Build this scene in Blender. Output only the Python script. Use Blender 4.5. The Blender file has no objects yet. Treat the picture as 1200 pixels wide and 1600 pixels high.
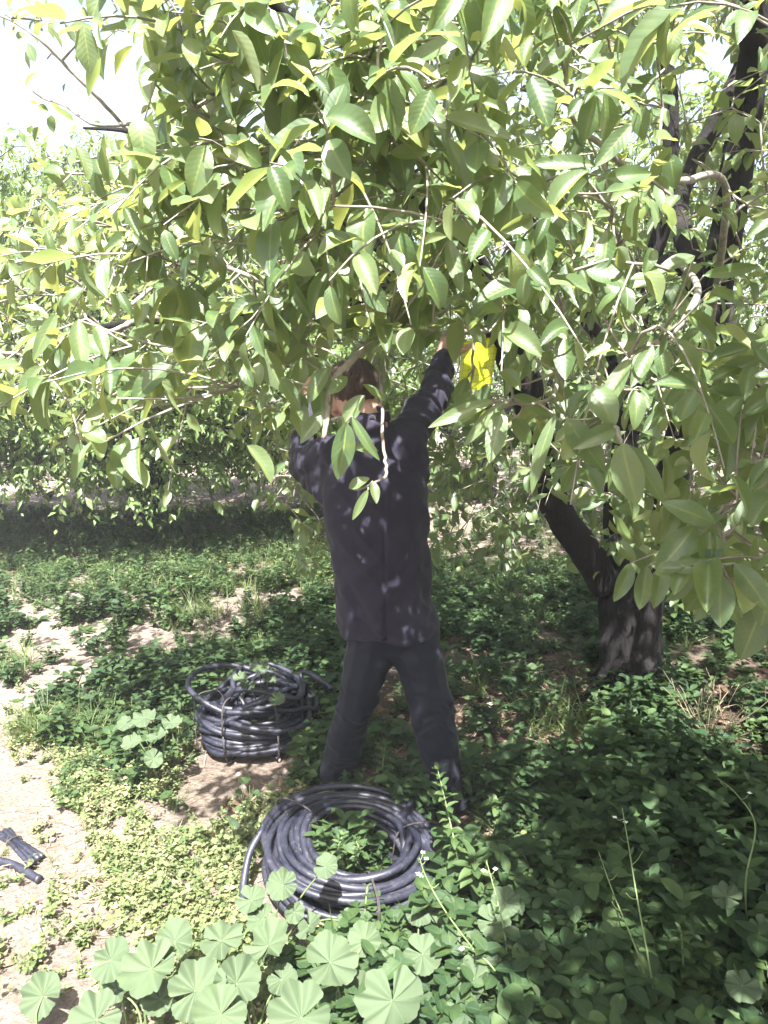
import bpy, math, random
import numpy as np
from mathutils import Vector, Matrix, noise as mnoise

random.seed(11)
rng = np.random.default_rng(11)
R = math.radians
scene = bpy.context.scene
col = scene.collection

# ------------------------------------------------------------------ camera
CAM_H, PITCH, FPX = 1.60, R(9.8), 1156.0
cam_d = bpy.data.cameras.new('camera')
cam = bpy.data.objects.new('camera', cam_d)
col.objects.link(cam)
cam.location = (0, 0, CAM_H)
cam.rotation_euler = (R(90) - PITCH, 0, 0)
cam_d.sensor_fit = 'VERTICAL'
cam_d.sensor_height = 36.0
cam_d.lens = 36.0 * FPX / 1600.0
cam_d.clip_start = 0.05
cam_d.clip_end = 500
scene.camera = cam
scene.render.resolution_x = 768
scene.render.resolution_y = 1024

# ------------------------------------------------------------------ light
SUN_DIR = Vector((-0.02, -0.56, 0.83)).normalized()      # towards the sun
sun_el = math.asin(SUN_DIR.z)
sun_az = math.atan2(SUN_DIR.x, SUN_DIR.y)                # clockwise from +Y
w = bpy.data.worlds.new('World')
scene.world = w
w.use_nodes = True
nt = w.node_tree
bg = nt.nodes['Background']
sky = nt.nodes.new('ShaderNodeTexSky')
sky.sky_type = 'NISHITA'
sky.sun_disc = False
sky.sun_elevation = sun_el
sky.sun_rotation = sun_az
sky.air_density = 1.0
sky.dust_density = 6.0
sky.ozone_density = 1.6
# white added to the sky low over the horizon to brighten it, fading upwards
wtc = nt.nodes.new('ShaderNodeTexCoord'); wsx = nt.nodes.new('ShaderNodeSeparateXYZ')
nt.links.new(wtc.outputs['Generated'], wsx.inputs[0])
wmr = nt.nodes.new('ShaderNodeMapRange'); wmr.interpolation_type = 'SMOOTHSTEP'
nt.links.new(wsx.outputs[2], wmr.inputs[0])
for i_, v_ in ((1, 0.0), (2, 0.75), (3, 1.0), (4, 0.0)): wmr.inputs[i_].default_value = v_
wmx = nt.nodes.new('ShaderNodeMix'); wmx.data_type = 'RGBA'; wmx.blend_type = 'ADD'
nt.links.new(wmr.outputs[0], wmx.inputs[0]); nt.links.new(sky.outputs[0], wmx.inputs[6])
wmx.inputs[7].default_value = (2.3, 2.2, 2.1, 1)
nt.links.new(wmx.outputs[2], bg.inputs[0])
bg.inputs[1].default_value = 0.062
sun_d = bpy.data.lights.new('sun', 'SUN')
sun_d.energy = 5.0
sun_d.angle = R(0.53)
sun_d.color = (1.0, 0.965, 0.92)
sun = bpy.data.objects.new('sun', sun_d)
col.objects.link(sun)
sun.rotation_euler = (-SUN_DIR).to_track_quat('-Z', 'Y').to_euler()
scene.view_settings.view_transform = 'Standard'
scene.view_settings.look = 'None'
scene.view_settings.gamma = 1.0
scene.view_settings.exposure = 2.65
scene.cycles.max_bounces = 8
scene.cycles.diffuse_bounces = 4
scene.cycles.glossy_bounces = 3
scene.cycles.transmission_bounces = 6
scene.cycles.transparent_max_bounces = 8
scene.cycles.use_denoising = True
scene.cycles.sample_clamp_indirect = 6.0

# ------------------------------------------------------------------ projection helpers
cp, sp = math.cos(PITCH), math.sin(PITCH)
def ray(x, y):
    u = (x - 600.0) / FPX; v = (800.0 - y) / FPX
    return np.array([u, cp + v * sp, -sp + v * cp])
def PT(x, y, t):                       # point at depth t along the view axis
    r = ray(x, y)
    return np.array([0, 0, CAM_H]) + r * t
def PY(x, y, Y):
    r = ray(x, y)
    return np.array([0, 0, CAM_H]) + r * (Y / r[1])
def proj(p):                           # (n,3) -> px,py,t
    p = np.asarray(p, float).reshape(-1, 3)
    dz = p[:, 2] - CAM_H
    t = p[:, 1] * cp - dz * sp
    up = p[:, 1] * sp + dz * cp
    t = np.where(np.abs(t) < 1e-4, 1e-4, t)
    return 600 + FPX * p[:, 0] / t, 800 - FPX * up / t, t
def hgt(x, y):
    x = np.asarray(x, float); y = np.asarray(y, float)
    return (0.018 * np.sin(1.7 * x + 0.6 * y) + 0.016 * np.sin(2.9 * y - 1.1 * x + 1.0)
            + 0.010 * np.sin(6.3 * x + 2.0) * np.sin(5.1 * y)
            + 0.05 * np.exp(-((y - (5.3 + 0.12 * x)) / 0.35) ** 2) * (x < 6)
            + 0.045 * np.exp(-(((x - 1.27) ** 2 + (y - 3.65) ** 2) / 0.5)))
def PG(x, y):
    r = ray(x, y)
    t = CAM_H / -r[2] if r[2] < -1e-3 else 400
    for _ in range(4):
        p = np.array([0, 0, CAM_H]) + r * t
        t = (CAM_H - float(hgt(p[0], p[1]))) / -r[2] if r[2] < -1e-3 else 400
    return np.array([0, 0, CAM_H]) + r * t

# ------------------------------------------------------------------ object helpers
def tag(o, label=None, cat=None, group=None, kind=None):
    if label: o['label'] = label
    if cat: o['category'] = cat
    if group: o['group'] = group
    if kind: o['kind'] = kind
    return o
def empty(name, loc=(0, 0, 0)):
    o = bpy.data.objects.new(name, None)
    o.empty_display_size = 0.1
    col.objects.link(o)
    o.location = loc
    return o
class MB:
    def __init__(self):
        self.v = []; self.q = []; self.c = []; self.n = 0
    def add(self, v, q, c=None):
        v = np.asarray(v, float).reshape(-1, 3)
        q = np.asarray(q, np.int64).reshape(-1, 4)
        self.v.append(v); self.q.append(q + self.n); self.n += len(v)
        if c is None: c = np.tile([0.5, 0.5, 0.5, 0.5], (len(v), 1))
        self.c.append(np.asarray(c, float).reshape(-1, 4))
    def build(self, name, mat, parent=None, smooth=True):
        me = bpy.data.meshes.new(name)
        if self.v:
            v = np.concatenate(self.v); q = np.concatenate(self.q); c = np.concatenate(self.c)
            if parent is not None:
                v = v - np.array(world_loc(parent))
            me.vertices.add(len(v)); me.vertices.foreach_set('co', v.astype(np.float32).ravel())
            me.loops.add(q.size); me.loops.foreach_set('vertex_index', q.astype(np.int32).ravel())
            me.polygons.add(len(q))
            me.polygons.foreach_set('loop_start', np.arange(0, q.size, 4, dtype=np.int32))
            me.polygons.foreach_set('loop_total', np.full(len(q), 4, dtype=np.int32))
            a = me.attributes.new('lc', 'FLOAT_COLOR', 'POINT')
            a.data.foreach_set('color', c.astype(np.float32).ravel())
            me.update(calc_edges=True)
            me.polygons.foreach_set('use_smooth', np.full(len(q), smooth))
        me.materials.append(mat)
        o = bpy.data.objects.new(name, me)
        col.objects.link(o)
        if parent is not None: o.parent = parent
        return o
def world_loc(o):
    p = Vector((0, 0, 0))
    while o is not None:
        p += o.location; o = o.parent
    return p
def tube(mb, pts, radii, seg=6, c=None, cap=True):
    pts = np.asarray(pts, float); n = len(pts)
    radii = np.broadcast_to(np.asarray(radii, float), (n,))
    tan = np.gradient(pts, axis=0)
    tan /= np.linalg.norm(tan, axis=1)[:, None] + 1e-12
    ref = np.array([0, 0, 1.0]) if abs(tan[0][2]) < 0.9 else np.array([1.0, 0, 0])
    nrm = np.cross(tan[0], ref); nrm /= np.linalg.norm(nrm)
    rings = []
    ang = np.linspace(0, 2 * math.pi, seg, endpoint=False)
    for i in range(n):
        nrm = nrm - tan[i] * np.dot(nrm, tan[i]); nrm /= np.linalg.norm(nrm) + 1e-12
        b = np.cross(tan[i], nrm)
        rings.append(pts[i] + radii[i] * (np.cos(ang)[:, None] * nrm + np.sin(ang)[:, None] * b))
    v = np.concatenate(rings)
    i = np.arange(n - 1)[:, None] * seg; j = np.arange(seg)[None, :]; j2 = (j + 1) % seg
    q = np.stack([i + j, i + j2, i + seg + j2, i + seg + j], -1).reshape(-1, 4)
    if cap:
        v = np.concatenate([v, pts[:1], pts[-1:]])
        k = n * seg
        e = (n - 1) * seg
        for a in range(0, seg, 2):
            q = np.concatenate([q, [[k, (a + 2) % seg, (a + 1) % seg, a], [k + 1, e + a, e + (a + 1) % seg, e + (a + 2) % seg]]])
    mb.add(v, q, np.tile(c if c is not None else [0.5, 0.5, 0.5, 0.5], (len(v), 1)))
def spline(pts, n):
    pts = np.asarray(pts, float)
    m = len(pts)
    if m == 2:
        s = np.linspace(0, 1, n)[:, None]
        return pts[0] * (1 - s) + pts[1] * s
    P = np.concatenate([[2 * pts[0] - pts[1]], pts, [2 * pts[-1] - pts[-2]]])
    out = []
    for s in np.linspace(0, m - 1 - 1e-6, n):
        i = int(s); f = s - i
        p0, p1, p2, p3 = P[i:i + 4]
        out.append(0.5 * (2 * p1 + (p2 - p0) * f + (2 * p0 - 5 * p1 + 4 * p2 - p3) * f * f + (3 * p1 - p0 - 3 * p2 + p3) * f ** 3))
    return np.array(out)
def nrmz(a):
    return a / (np.linalg.norm(a, axis=-1, keepdims=True) + 1e-9)

# ------------------------------------------------------------------ materials
def new_mat(name):
    m = bpy.data.materials.new(name); m.use_nodes = True
    t = m.node_tree
    for n in list(t.nodes): t.nodes.remove(n)
    out = t.nodes.new('ShaderNodeOutputMaterial')
    return m, t, out
def N(t, typ, **kw):
    n = t.nodes.new(typ)
    for k, v in kw.items():
        if k.startswith('i_'):
            key = k[2:]
            key = int(key) if key.isdigit() else key
            n.inputs[key].default_value = v
        else:
            setattr(n, k, v)
    return n
def math_node(t, op, a, b=None, c=None):
    n = t.nodes.new('ShaderNodeMath'); n.operation = op
    for i, v in enumerate((a, b, c)):
        if v is None: continue
        if isinstance(v, (int, float)): n.inputs[i].default_value = v
        else: t.links.new(v, n.inputs[i])
    return n.outputs[0]
def ramp(t, fac, stops):
    n = t.nodes.new('ShaderNodeValToRGB')
    cr = n.color_ramp
    while len(cr.elements) < len(stops): cr.elements.new(0.5)
    for e, (p, c) in zip(cr.elements, stops):
        e.position = p; e.color = (*c, 1)
    t.links.new(fac, n.inputs[0])
    return n.outputs[0]
def mixc(t, fac, a, b, mode='MIX'):
    n = t.nodes.new('ShaderNodeMix'); n.data_type = 'RGBA'; n.blend_type = mode
    for i, v in ((0, fac), (6, a), (7, b)):
        if isinstance(v, (int, float)): n.inputs[i].default_value = v
        elif isinstance(v, tuple): n.inputs[i].default_value = (*v, 1)
        else: t.links.new(v, n.inputs[i])
    return n.outputs[2]

def leaf_mat(name, stops, trans, vein=(0.22, 0.27, 0.07), transfac=0.35, rough=0.38, veins=9, under=0.35, spot=0.3, spec=0.5):
    """lc attribute: r = random, g = along the leaf, b = across it, a = random"""
    m, t, out = new_mat(name)
    at = N(t, 'ShaderNodeAttribute', attribute_name='lc')
    sep = N(t, 'ShaderNodeSeparateColor'); t.links.new(at.outputs['Color'], sep.inputs[0])
    r, g, b = sep.outputs
    a = at.outputs['Alpha']
    base = ramp(t, r, stops)
    nz = N(t, 'ShaderNodeTexNoise', i_Scale=38.0, i_Detail=3.0)
    geo0 = N(t, 'ShaderNodeNewGeometry'); t.links.new(geo0.outputs['Position'], nz.inputs['Vector'])
    mott = ramp(t, nz.outputs[0], [(0.52, (0, 0, 0)), (0.72, (1, 1, 1))])
    sc = math_node(t, 'MULTIPLY', mott, math_node(t, 'MULTIPLY', a, spot))
    base = mixc(t, sc, base, (0.26, 0.30, 0.035))
    ab = math_node(t, 'ABSOLUTE', math_node(t, 'SUBTRACT', b, 0.5))
    mid = ramp(t, ab, [(0.012, (1, 1, 1)), (0.045, (0, 0, 0))])
    base = mixc(t, math_node(t, 'MULTIPLY', mid, 0.7), base, vein)
    ph = math_node(t, 'SUBTRACT', math_node(t, 'MULTIPLY', g, float(veins)), math_node(t, 'MULTIPLY', ab, 3.4))
    fr = math_node(t, 'ABSOLUTE', math_node(t, 'SUBTRACT', math_node(t, 'FRACT', ph), 0.5))
    lat = ramp(t, fr, [(0.0, (1, 1, 1)), (0.12, (0, 0, 0))])
    base = mixc(t, math_node(t, 'MULTIPLY', lat, 0.16), base, vein)
    geo = N(t, 'ShaderNodeNewGeometry')
    base = mixc(t, math_node(t, 'MULTIPLY', geo.outputs['Backfacing'], under), base, (0.17, 0.23, 0.12))
    pb = N(t, 'ShaderNodeBsdfPrincipled')
    t.links.new(base, pb.inputs['Base Color'])
    rr = math_node(t, 'ADD', math_node(t, 'MULTIPLY', geo.outputs['Backfacing'], 0.2), rough)
    rr = math_node(t, 'ADD', rr, math_node(t, 'MULTIPLY', nz.outputs[0], 0.12))
    t.links.new(rr, pb.inputs['Roughness'])
    pb.inputs['Specular IOR Level'].default_value = spec
    hgtv = math_node(t, 'ADD', math_node(t, 'MULTIPLY', fr, 0.45), math_node(t, 'MULTIPLY', nz.outputs[0], 0.5))
    bp = N(t, 'ShaderNodeBump', i_Strength=0.35, i_Distance=0.002)
    t.links.new(hgtv, bp.inputs['Height']); t.links.new(bp.outputs[0], pb.inputs['Normal'])
    tr = N(t, 'ShaderNodeBsdfTranslucent')
    tc = mixc(t, r, trans, (trans[0] * 1.5, trans[1] * 1.15, trans[2] * 0.8))
    t.links.new(mixc(t, math_node(t, 'MULTIPLY', mid, 0.5), tc, vein), tr.inputs[0])
    mx = N(t, 'ShaderNodeMixShader', i_0=transfac)
    t.links.new(pb.outputs[0], mx.inputs[1]); t.links.new(tr.outputs[0], mx.inputs[2])
    t.links.new(mx.outputs[0], out.inputs[0])
    return m

def simple_mat(name, build):
    m, t, out = new_mat(name)
    pb = N(t, 'ShaderNodeBsdfPrincipled')
    build(t, pb)
    t.links.new(pb.outputs[0], out.inputs[0])
    return m
def noise_mat(name, stops, scale=12, rough=0.8, bump=0.3, bdist=0.004, detail=6, vec_scale=(1, 1, 1), spec=0.3, bscale=None):
    def b(t, pb):
        tc = N(t, 'ShaderNodeTexCoord')
        mp = N(t, 'ShaderNodeMapping'); mp.inputs['Scale'].default_value = vec_scale
        t.links.new(tc.outputs['Object'], mp.inputs[0])
        nz = N(t, 'ShaderNodeTexNoise', i_Scale=float(scale), i_Detail=float(detail), i_Roughness=0.62)
        t.links.new(mp.outputs[0], nz.inputs['Vector'])
        t.links.new(ramp(t, nz.outputs[0], stops), pb.inputs['Base Color'])
        pb.inputs['Roughness'].default_value = rough
        pb.inputs['Specular IOR Level'].default_value = spec
        n2 = N(t, 'ShaderNodeTexNoise', i_Scale=float(bscale or scale * 2.3), i_Detail=8.0, i_Roughness=0.7)
        t.links.new(mp.outputs[0], n2.inputs['Vector'])
        bp = N(t, 'ShaderNodeBump', i_Strength=bump, i_Distance=bdist)
        t.links.new(n2.outputs[0], bp.inputs['Height']); t.links.new(bp.outputs[0], pb.inputs['Normal'])
    return simple_mat(name, b)

M_leaf = leaf_mat('citrus leaf', [(0.0, (0.022, 0.050, 0.020)), (0.45, (0.052, 0.098, 0.038)), (0.8, (0.110, 0.158, 0.070)), (1.0, (0.17, 0.20, 0.075))],
                  (0.29, 0.40, 0.13), transfac=0.36, rough=0.38, spot=0.25, spec=0.75)
M_leaf_far = leaf_mat('citrus leaf on further trees', [(0.0, (0.040, 0.080, 0.024)), (0.6, (0.085, 0.145, 0.045)), (1.0, (0.17, 0.23, 0.07))],
                      (0.22, 0.34, 0.08), transfac=0.28, rough=0.42, veins=5)
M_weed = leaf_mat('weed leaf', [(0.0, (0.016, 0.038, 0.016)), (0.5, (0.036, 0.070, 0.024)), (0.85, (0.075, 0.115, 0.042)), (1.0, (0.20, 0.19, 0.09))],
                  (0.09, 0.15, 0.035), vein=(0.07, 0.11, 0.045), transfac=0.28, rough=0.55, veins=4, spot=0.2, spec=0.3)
M_weed_sunlit = leaf_mat('dry weed leaf paled for sun', [(0.0, (0.060, 0.095, 0.040)), (0.5, (0.11, 0.145, 0.062)), (0.85, (0.18, 0.19, 0.10)), (1.0, (0.30, 0.25, 0.16))],
                  (0.18, 0.25, 0.06), transfac=0.3, rough=0.6, veins=4, spot=0.3, spec=0.3)  # sunlit look put into the colour, besides real dryness
M_mallow = leaf_mat('mallow leaf', [(0.0, (0.011, 0.024, 0.016)), (0.6, (0.018, 0.034, 0.022)), (1.0, (0.027, 0.047, 0.027))],
                    (0.04, 0.085, 0.03), vein=(0.055, 0.080, 0.050), transfac=0.25, rough=0.5, veins=0, spot=0.12, spec=0.28)
M_grass = leaf_mat('grass blade', [(0.0, (0.030, 0.058, 0.018)), (0.6, (0.060, 0.100, 0.030)), (1.0, (0.20, 0.18, 0.09))],
                   (0.15, 0.24, 0.04), transfac=0.3, rough=0.5, veins=0)
M_straw = noise_mat('dry straw', [(0.3, (0.16, 0.13, 0.09)), (0.7, (0.30, 0.26, 0.18))], 30, 0.8)
M_litter = leaf_mat('dead leaf', [(0.0, (0.035, 0.022, 0.014)), (0.5, (0.10, 0.060, 0.035)), (1.0, (0.26, 0.19, 0.12))],
                    (0.12, 0.07, 0.03), vein=(0.14, 0.10, 0.06), transfac=0.1, rough=0.7, spot=0.0)
M_bark = noise_mat('citrus bark', [(0.3, (0.005, 0.0045, 0.005)), (0.55, (0.012, 0.010, 0.011)), (0.80, (0.045, 0.037, 0.035))], 9, 0.9, 1.0, 0.03, vec_scale=(1, 1, 0.28), bscale=30)
M_twig = noise_mat('grey twig bark', [(0.3, (0.13, 0.115, 0.095)), (0.6, (0.25, 0.23, 0.20)), (0.8, (0.36, 0.34, 0.30))], 28, 0.75, 0.5, 0.003)
M_stem = noise_mat('green stem', [(0.3, (0.09, 0.14, 0.05)), (0.7, (0.16, 0.21, 0.09))], 20, 0.6, 0.1)

def ground_build(t, pb):
    geo = N(t, 'ShaderNodeNewGeometry')
    n1 = N(t, 'ShaderNodeTexNoise', i_Scale=1.3, i_Detail=6.0)
    n2 = N(t, 'ShaderNodeTexNoise', i_Scale=14.0, i_Detail=8.0, i_Roughness=0.7)
    n3 = N(t, 'ShaderNodeTexNoise', i_Scale=75.0, i_Detail=6.0, i_Roughness=0.75)
    vo = N(t, 'ShaderNodeTexVoronoi', i_Scale=42.0)
    for n in (n1, n2, n3, vo): t.links.new(geo.outputs['Position'], n.inputs['Vector'])
    c = ramp(t, n2.outputs[0], [(0.3, (0.13, 0.108, 0.092)), (0.52, (0.23, 0.195, 0.172)), (0.75, (0.33, 0.29, 0.26))])
    c = mixc(t, math_node(t, 'MULTIPLY', n1.outputs[0], 0.45), c, (0.20, 0.15, 0.11))
    c = mixc(t, ramp(t, n3.outputs[0], [(0.35, (1, 1, 1)), (0.5, (0, 0, 0))]), c, (0.12, 0.092, 0.07))
    at = N(t, 'ShaderNodeAttribute', attribute_name='lc')
    sp_ = N(t, 'ShaderNodeSeparateColor'); t.links.new(at.outputs['Color'], sp_.inputs[0])
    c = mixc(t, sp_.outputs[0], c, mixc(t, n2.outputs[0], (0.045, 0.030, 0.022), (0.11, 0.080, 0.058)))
    t.links.new(c, pb.inputs['Base Color'])
    pb.inputs['Roughness'].default_value = 0.95
    pb.inputs['Specular IOR Level'].default_value = 0.15
    h = math_node(t, 'ADD', math_node(t, 'MULTIPLY', n2.outputs[0], 1.0), math_node(t, 'MULTIPLY', n3.outputs[0], 0.5))
    h = math_node(t, 'ADD', h, math_node(t, 'MULTIPLY', vo.outputs['Distance'], 0.35))
    bp = N(t, 'ShaderNodeBump', i_Strength=0.9, i_Distance=0.03)
    t.links.new(h, bp.inputs['Height']); t.links.new(bp.outputs[0], pb.inputs['Normal'])
M_ground = simple_mat('dry orchard soil', ground_build)

# ------------------------------------------------------------------ leaf and plant generators
def leaves(mb, base, d, nrm, L, W, curl, fold, rnd, rnd2, NL=8, NW=4, shape='citrus', wav=0.05):
    n = len(base)
    if n == 0: return
    d = nrmz(d); nrm = nrmz(nrm - d * np.sum(nrm * d, -1, keepdims=True)); side = np.cross(d, nrm)
    s = np.linspace(0, 1, NL + 1); wv = np.linspace(-1, 1, NW + 1)
    if shape == 'citrus':
        prof = np.sin(math.pi * np.clip(s, 0, 1) ** 0.90) ** 0.68
        prof = prof * (1 - 0.18 * s ** 3)
    elif shape == 'blade':
        prof = (1 - s ** 1.6) * 0.9 + 0.05
    else:
        prof = np.sin(math.pi * s ** 0.75) ** 0.7
    prof = np.maximum(prof, 0.04); prof[-1] = 0.015
    if shape == 'blade': prof[0] = 0.7
    L = L[:, None, None]; W = W[:, None, None]; cu = curl[:, None, None] + 1e-4; fo = fold[:, None, None]
    S = s[None, :, None]; V = wv[None, None, :]
    a = cu * S
    cx = L * np.sin(a) / cu; cn = -L * (1 - np.cos(a)) / cu
    hw = prof[None, :, None] * W * 0.5
    lat = V * hw * np.cos(fo)
    ph = rnd[:, None, None] * 20
    up = (np.abs(V) ** 1.5) * hw * np.sin(fo) + wav * W * np.sin(S * 9 + ph + V * 1.5) * np.abs(V) * prof[None, :, None]
    ax = cx - up * (-np.sin(a)) * 0 + up * np.sin(a)
    an = cn + up * np.cos(a)
    tw = (rnd2[:, None, None] - 0.5) * 0.25 * L * S ** 2
    pos = (base[:, None, None, :] + d[:, None, None, :] * ax[..., None] + nrm[:, None, None, :] * an[..., None]
           + side[:, None, None, :] * (lat + tw + 0 * ax)[..., None])
    nv = (NL + 1) * (NW + 1)
    i, j = np.meshgrid(np.arange(NL), np.arange(NW), indexing='ij')
    k = (i * (NW + 1) + j).ravel()
    q = np.stack([k, k + 1, k + NW + 2, k + NW + 1], -1)
    q = (q[None] + (np.arange(n) * nv)[:, None, None]).reshape(-1, 4)
    c = np.zeros((n, NL + 1, NW + 1, 4))
    c[..., 0] = rnd[:, None, None]; c[..., 1] = S; c[..., 2] = V * 0.5 + 0.5; c[..., 3] = rnd2[:, None, None]
    mb.add(pos.reshape(-1, 3), q, c.reshape(-1, 4))

UP = np.array([0, 0, 1.0])
SD = np.array(SUN_DIR)
# keep-outs in front of the man, the trap and open views: (x0,y0,x1,y1,max depth)
KEEP = [(498, 655, 690, 1320, 2.62), (503, 562, 592, 668, 2.5), (600, 590, 700, 700, 2.6), (652, 540, 712, 640, 2.6),
        (686, 500, 735, 566, 2.5), (716, 524, 782, 622, 2.5), (690, 640, 740, 668, 2.4), (455, 672, 520, 800, 2.6),
        (0, 800, 455, 1600, 9), (440, 905, 1040, 1600, 9), (676, 720, 800, 880, 2.6), (0, 690, 100, 1600, 2.5),
        (290, 690, 400, 790, 6), (100, 745, 180, 1600, 5),
        (840, 790, 960, 960, 3.4), (915, 900, 1040, 1120, 3.4), (1055, 60, 1200, 520, 1.95), (1030, 980, 1300, 1600, 9)]
def keepmask(p, margin=0):
    x, y, t = proj(p)
    ok = np.ones(len(x), bool)
    for x0, y0, x1, y1, tm in KEEP:
        ok &= ~((x > x0 - margin) & (x < x1 + margin) & (y > y0 - margin) & (y < y1 + margin) & (t < tm))
    # open sky at upper left
    sk = (x < 235 - np.clip((y - 180) / 130, 0, 1) * 150) & (y > 55) & (y < 320 - x * 0.32)
    h = np.abs(np.sin(x * 12.9898 + y * 78.233 + t * 37.7) * 43758.5) % 1
    ok &= ~(sk & (h > np.where((x > 40) & (y > 70), 0.34, 0.12)))
    inview = (t > 0.05) & (x > -60) & (x < 1260) & (y > -60) & (y < 1660)
    ok &= ~(inview & (t < 0.82))
    ok |= (t <= 0.05) | (x < -150) | (x > 1350) | (y < -150)
    ok &= np.linalg.norm(np.asarray(p, float).reshape(-1, 3) - [0, 0, CAM_H], axis=1) > 0.35
    return ok

class Crown:
    """grows shoots off a skeleton; foliage is kept per limb"""
    def __init__(self):
        self.nodes = []; self.limb = []; self.rad = []
        self.twig = {}; self.leaf = {}
    def add_path(self, pts, r, limb):
        for p, rr in zip(pts, np.broadcast_to(r, (len(pts),))):
            self.nodes.append(p); self.limb.append(limb); self.rad.append(rr)
    def mbs(self, limb):
        return self.twig.setdefault(limb, MB()), self.leaf.setdefault(limb, MB())
    def grow(self, bases, centre, llen=0.095, nleaf=(7, 12), slen=(0.16, 0.34), hires=2.0, conn=True, filt=True, droop=0.35, res_lo=(4, 2), yel=0.0):
        nodes = np.array(self.nodes); limb = np.array(self.limb); rad = np.array(self.rad)
        dist = np.array([np.min(np.sum((nodes - b) ** 2, 1)) for b in bases])
        for bi in np.argsort(dist):
            b = bases[bi]
            d2 = np.sum((nodes - b) ** 2, 1)
            # prefer thicker / lower nodes a little
            k = int(np.argmin(d2 - 0.02 * np.minimum(rad, 0.03)))
            lb = limb[k]; tw, lf = self.mbs(lb)
            a = nodes[k]; dd = b - a; ln = np.linalg.norm(dd)
            out = nrmz(b - centre)
            if ln > 0.02 and conn:
                n = max(3, int(ln / 0.12) + 2)
                midp = (a + b) / 2 + rng.normal(0, 0.09 * ln, 3) + UP * 0.08 * ln
                path = spline([a, midp, b], n)
                r0 = min(rad[k], 0.003 + 0.010 * min(ln, 1.3)); r1 = 0.0028
                rr = np.linspace(r0, r1, n)
                keep = True
                if filt:
                    keep = keepmask(path).mean() > 0.72
                if keep:
                    tube(tw, path, rr, 5 if ln > 0.3 else 4)
                    nodes = np.concatenate([nodes, path[1:]]); limb = np.concatenate([limb, [lb] * (n - 1)]); rad = np.concatenate([rad, rr[1:]])
            # the leafy shoot
            sl = rng.uniform(*slen)
            sd = nrmz(out * 0.9 + rng.normal(0, 0.55, 3) + UP * rng.uniform(-0.35, 0.45))
            n = 6
            s = np.linspace(0, 1, n)[:, None]
            side = nrmz(np.cross(sd, rng.normal(0, 1, 3)))
            path = b + sd * s * sl + side * (0.12 * sl) * s ** 2 - UP * droop * sl * s ** 2
            if (not filt) or keepmask(path).all():
                tube(tw, path, np.linspace(0.0026, 0.0012, n), 4, cap=False)
            nl = rng.integers(nleaf[0], nleaf[1] + 1)
            f = np.sort(rng.uniform(0.05, 1.0, nl)); f[-1] = 1
            idx = f * (n - 1); i0 = np.minimum(idx.astype(int), n - 2); fr = (idx - i0)[:, None]
            pb = path[i0] * (1 - fr) + path[i0 + 1] * fr
            tg = nrmz(path[i0 + 1] - path[i0])
            ang = np.arange(nl) * 2.4 + rng.uniform(0, 6)
            e1 = nrmz(np.cross(tg, UP + rng.normal(0, 0.05, 3))); e2 = np.cross(tg, e1)
            radial = np.cos(ang)[:, None] * e1 + np.sin(ang)[:, None] * e2
            ld = nrmz(tg * rng.uniform(0.2, 0.8, (nl, 1)) + radial * 0.9 - UP * rng.uniform(0.0, 0.85, (nl, 1)) + rng.normal(0, 0.18, (nl, 3)))
            ln_ = nrmz(UP * 0.75 + SD * 0.55 + out * 0.25 + tg * 0.3 + rng.normal(0, 0.42, (nl, 3)))
            pb = pb + ld * 0.008
            LL = llen * rng.uniform(0.45, 1.15, nl) * (1 - 0.25 * (f > 0.93))
            WW = LL * rng.uniform(0.44, 0.64, nl)
            ok = np.ones(nl, bool)
            if filt:
                ok = keepmask(pb + ld * LL[:, None] * 0.5) & keepmask(pb + ld * LL[:, None])
            if not ok.any(): continue
            r1 = np.clip(rng.beta(2, 2.6, nl) + yel + 0.15 * (f > 0.85), 0, 1)
            r2 = rng.uniform(0, 1, nl)
            t_ = proj(b)[2][0]
            NLs, NWs = (9, 4) if t_ < hires else res_lo
            leaves(lf, pb[ok], ld[ok], ln_[ok], LL[ok], WW[ok], rng.uniform(-0.2, 1.25, nl)[ok], rng.uniform(0.1, 0.85, nl)[ok], r1[ok], r2[ok], NLs, NWs)
        self.nodes = list(nodes); self.limb = list(limb); self.rad = list(rad)

def region(n, x0, x1, y0, y1, t0, t1):
    x = rng.uniform(x0, x1, n); y = rng.uniform(y0, y1, n); t = rng.uniform(t0, t1, n)
    return [PT(a, b, c) for a, b, c in zip(x, y, t)]
def bark_tube(mb, pts, r, seg=14, n=None, rough=0.06):
    """limb with uneven section"""
    n = n or max(6, len(pts) * 7)
    P = spline(pts, n)
    rr = np.interp(np.linspace(0, 1, n), np.linspace(0, 1, len(r)), r)
    m2 = MB(); tube(m2, P, rr, seg)
    v = m2.v[0]
    cen = np.repeat(P, seg, 0)
    k = len(cen)
    dirv = nrmz(v[:k] - cen); rad = np.linalg.norm(v[:k] - cen, axis=1)
    nz = np.array([mnoise.noise(Vector(p * 9)) * 1.2 + mnoise.noise(Vector(p * 24)) * 0.6 for p in v[:k]])
    v[:k] = v[:k] + dirv * (rad * rough * 2.2 * nz)[:, None]
    mb.add(v, m2.q[0])
    return P, rr

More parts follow.
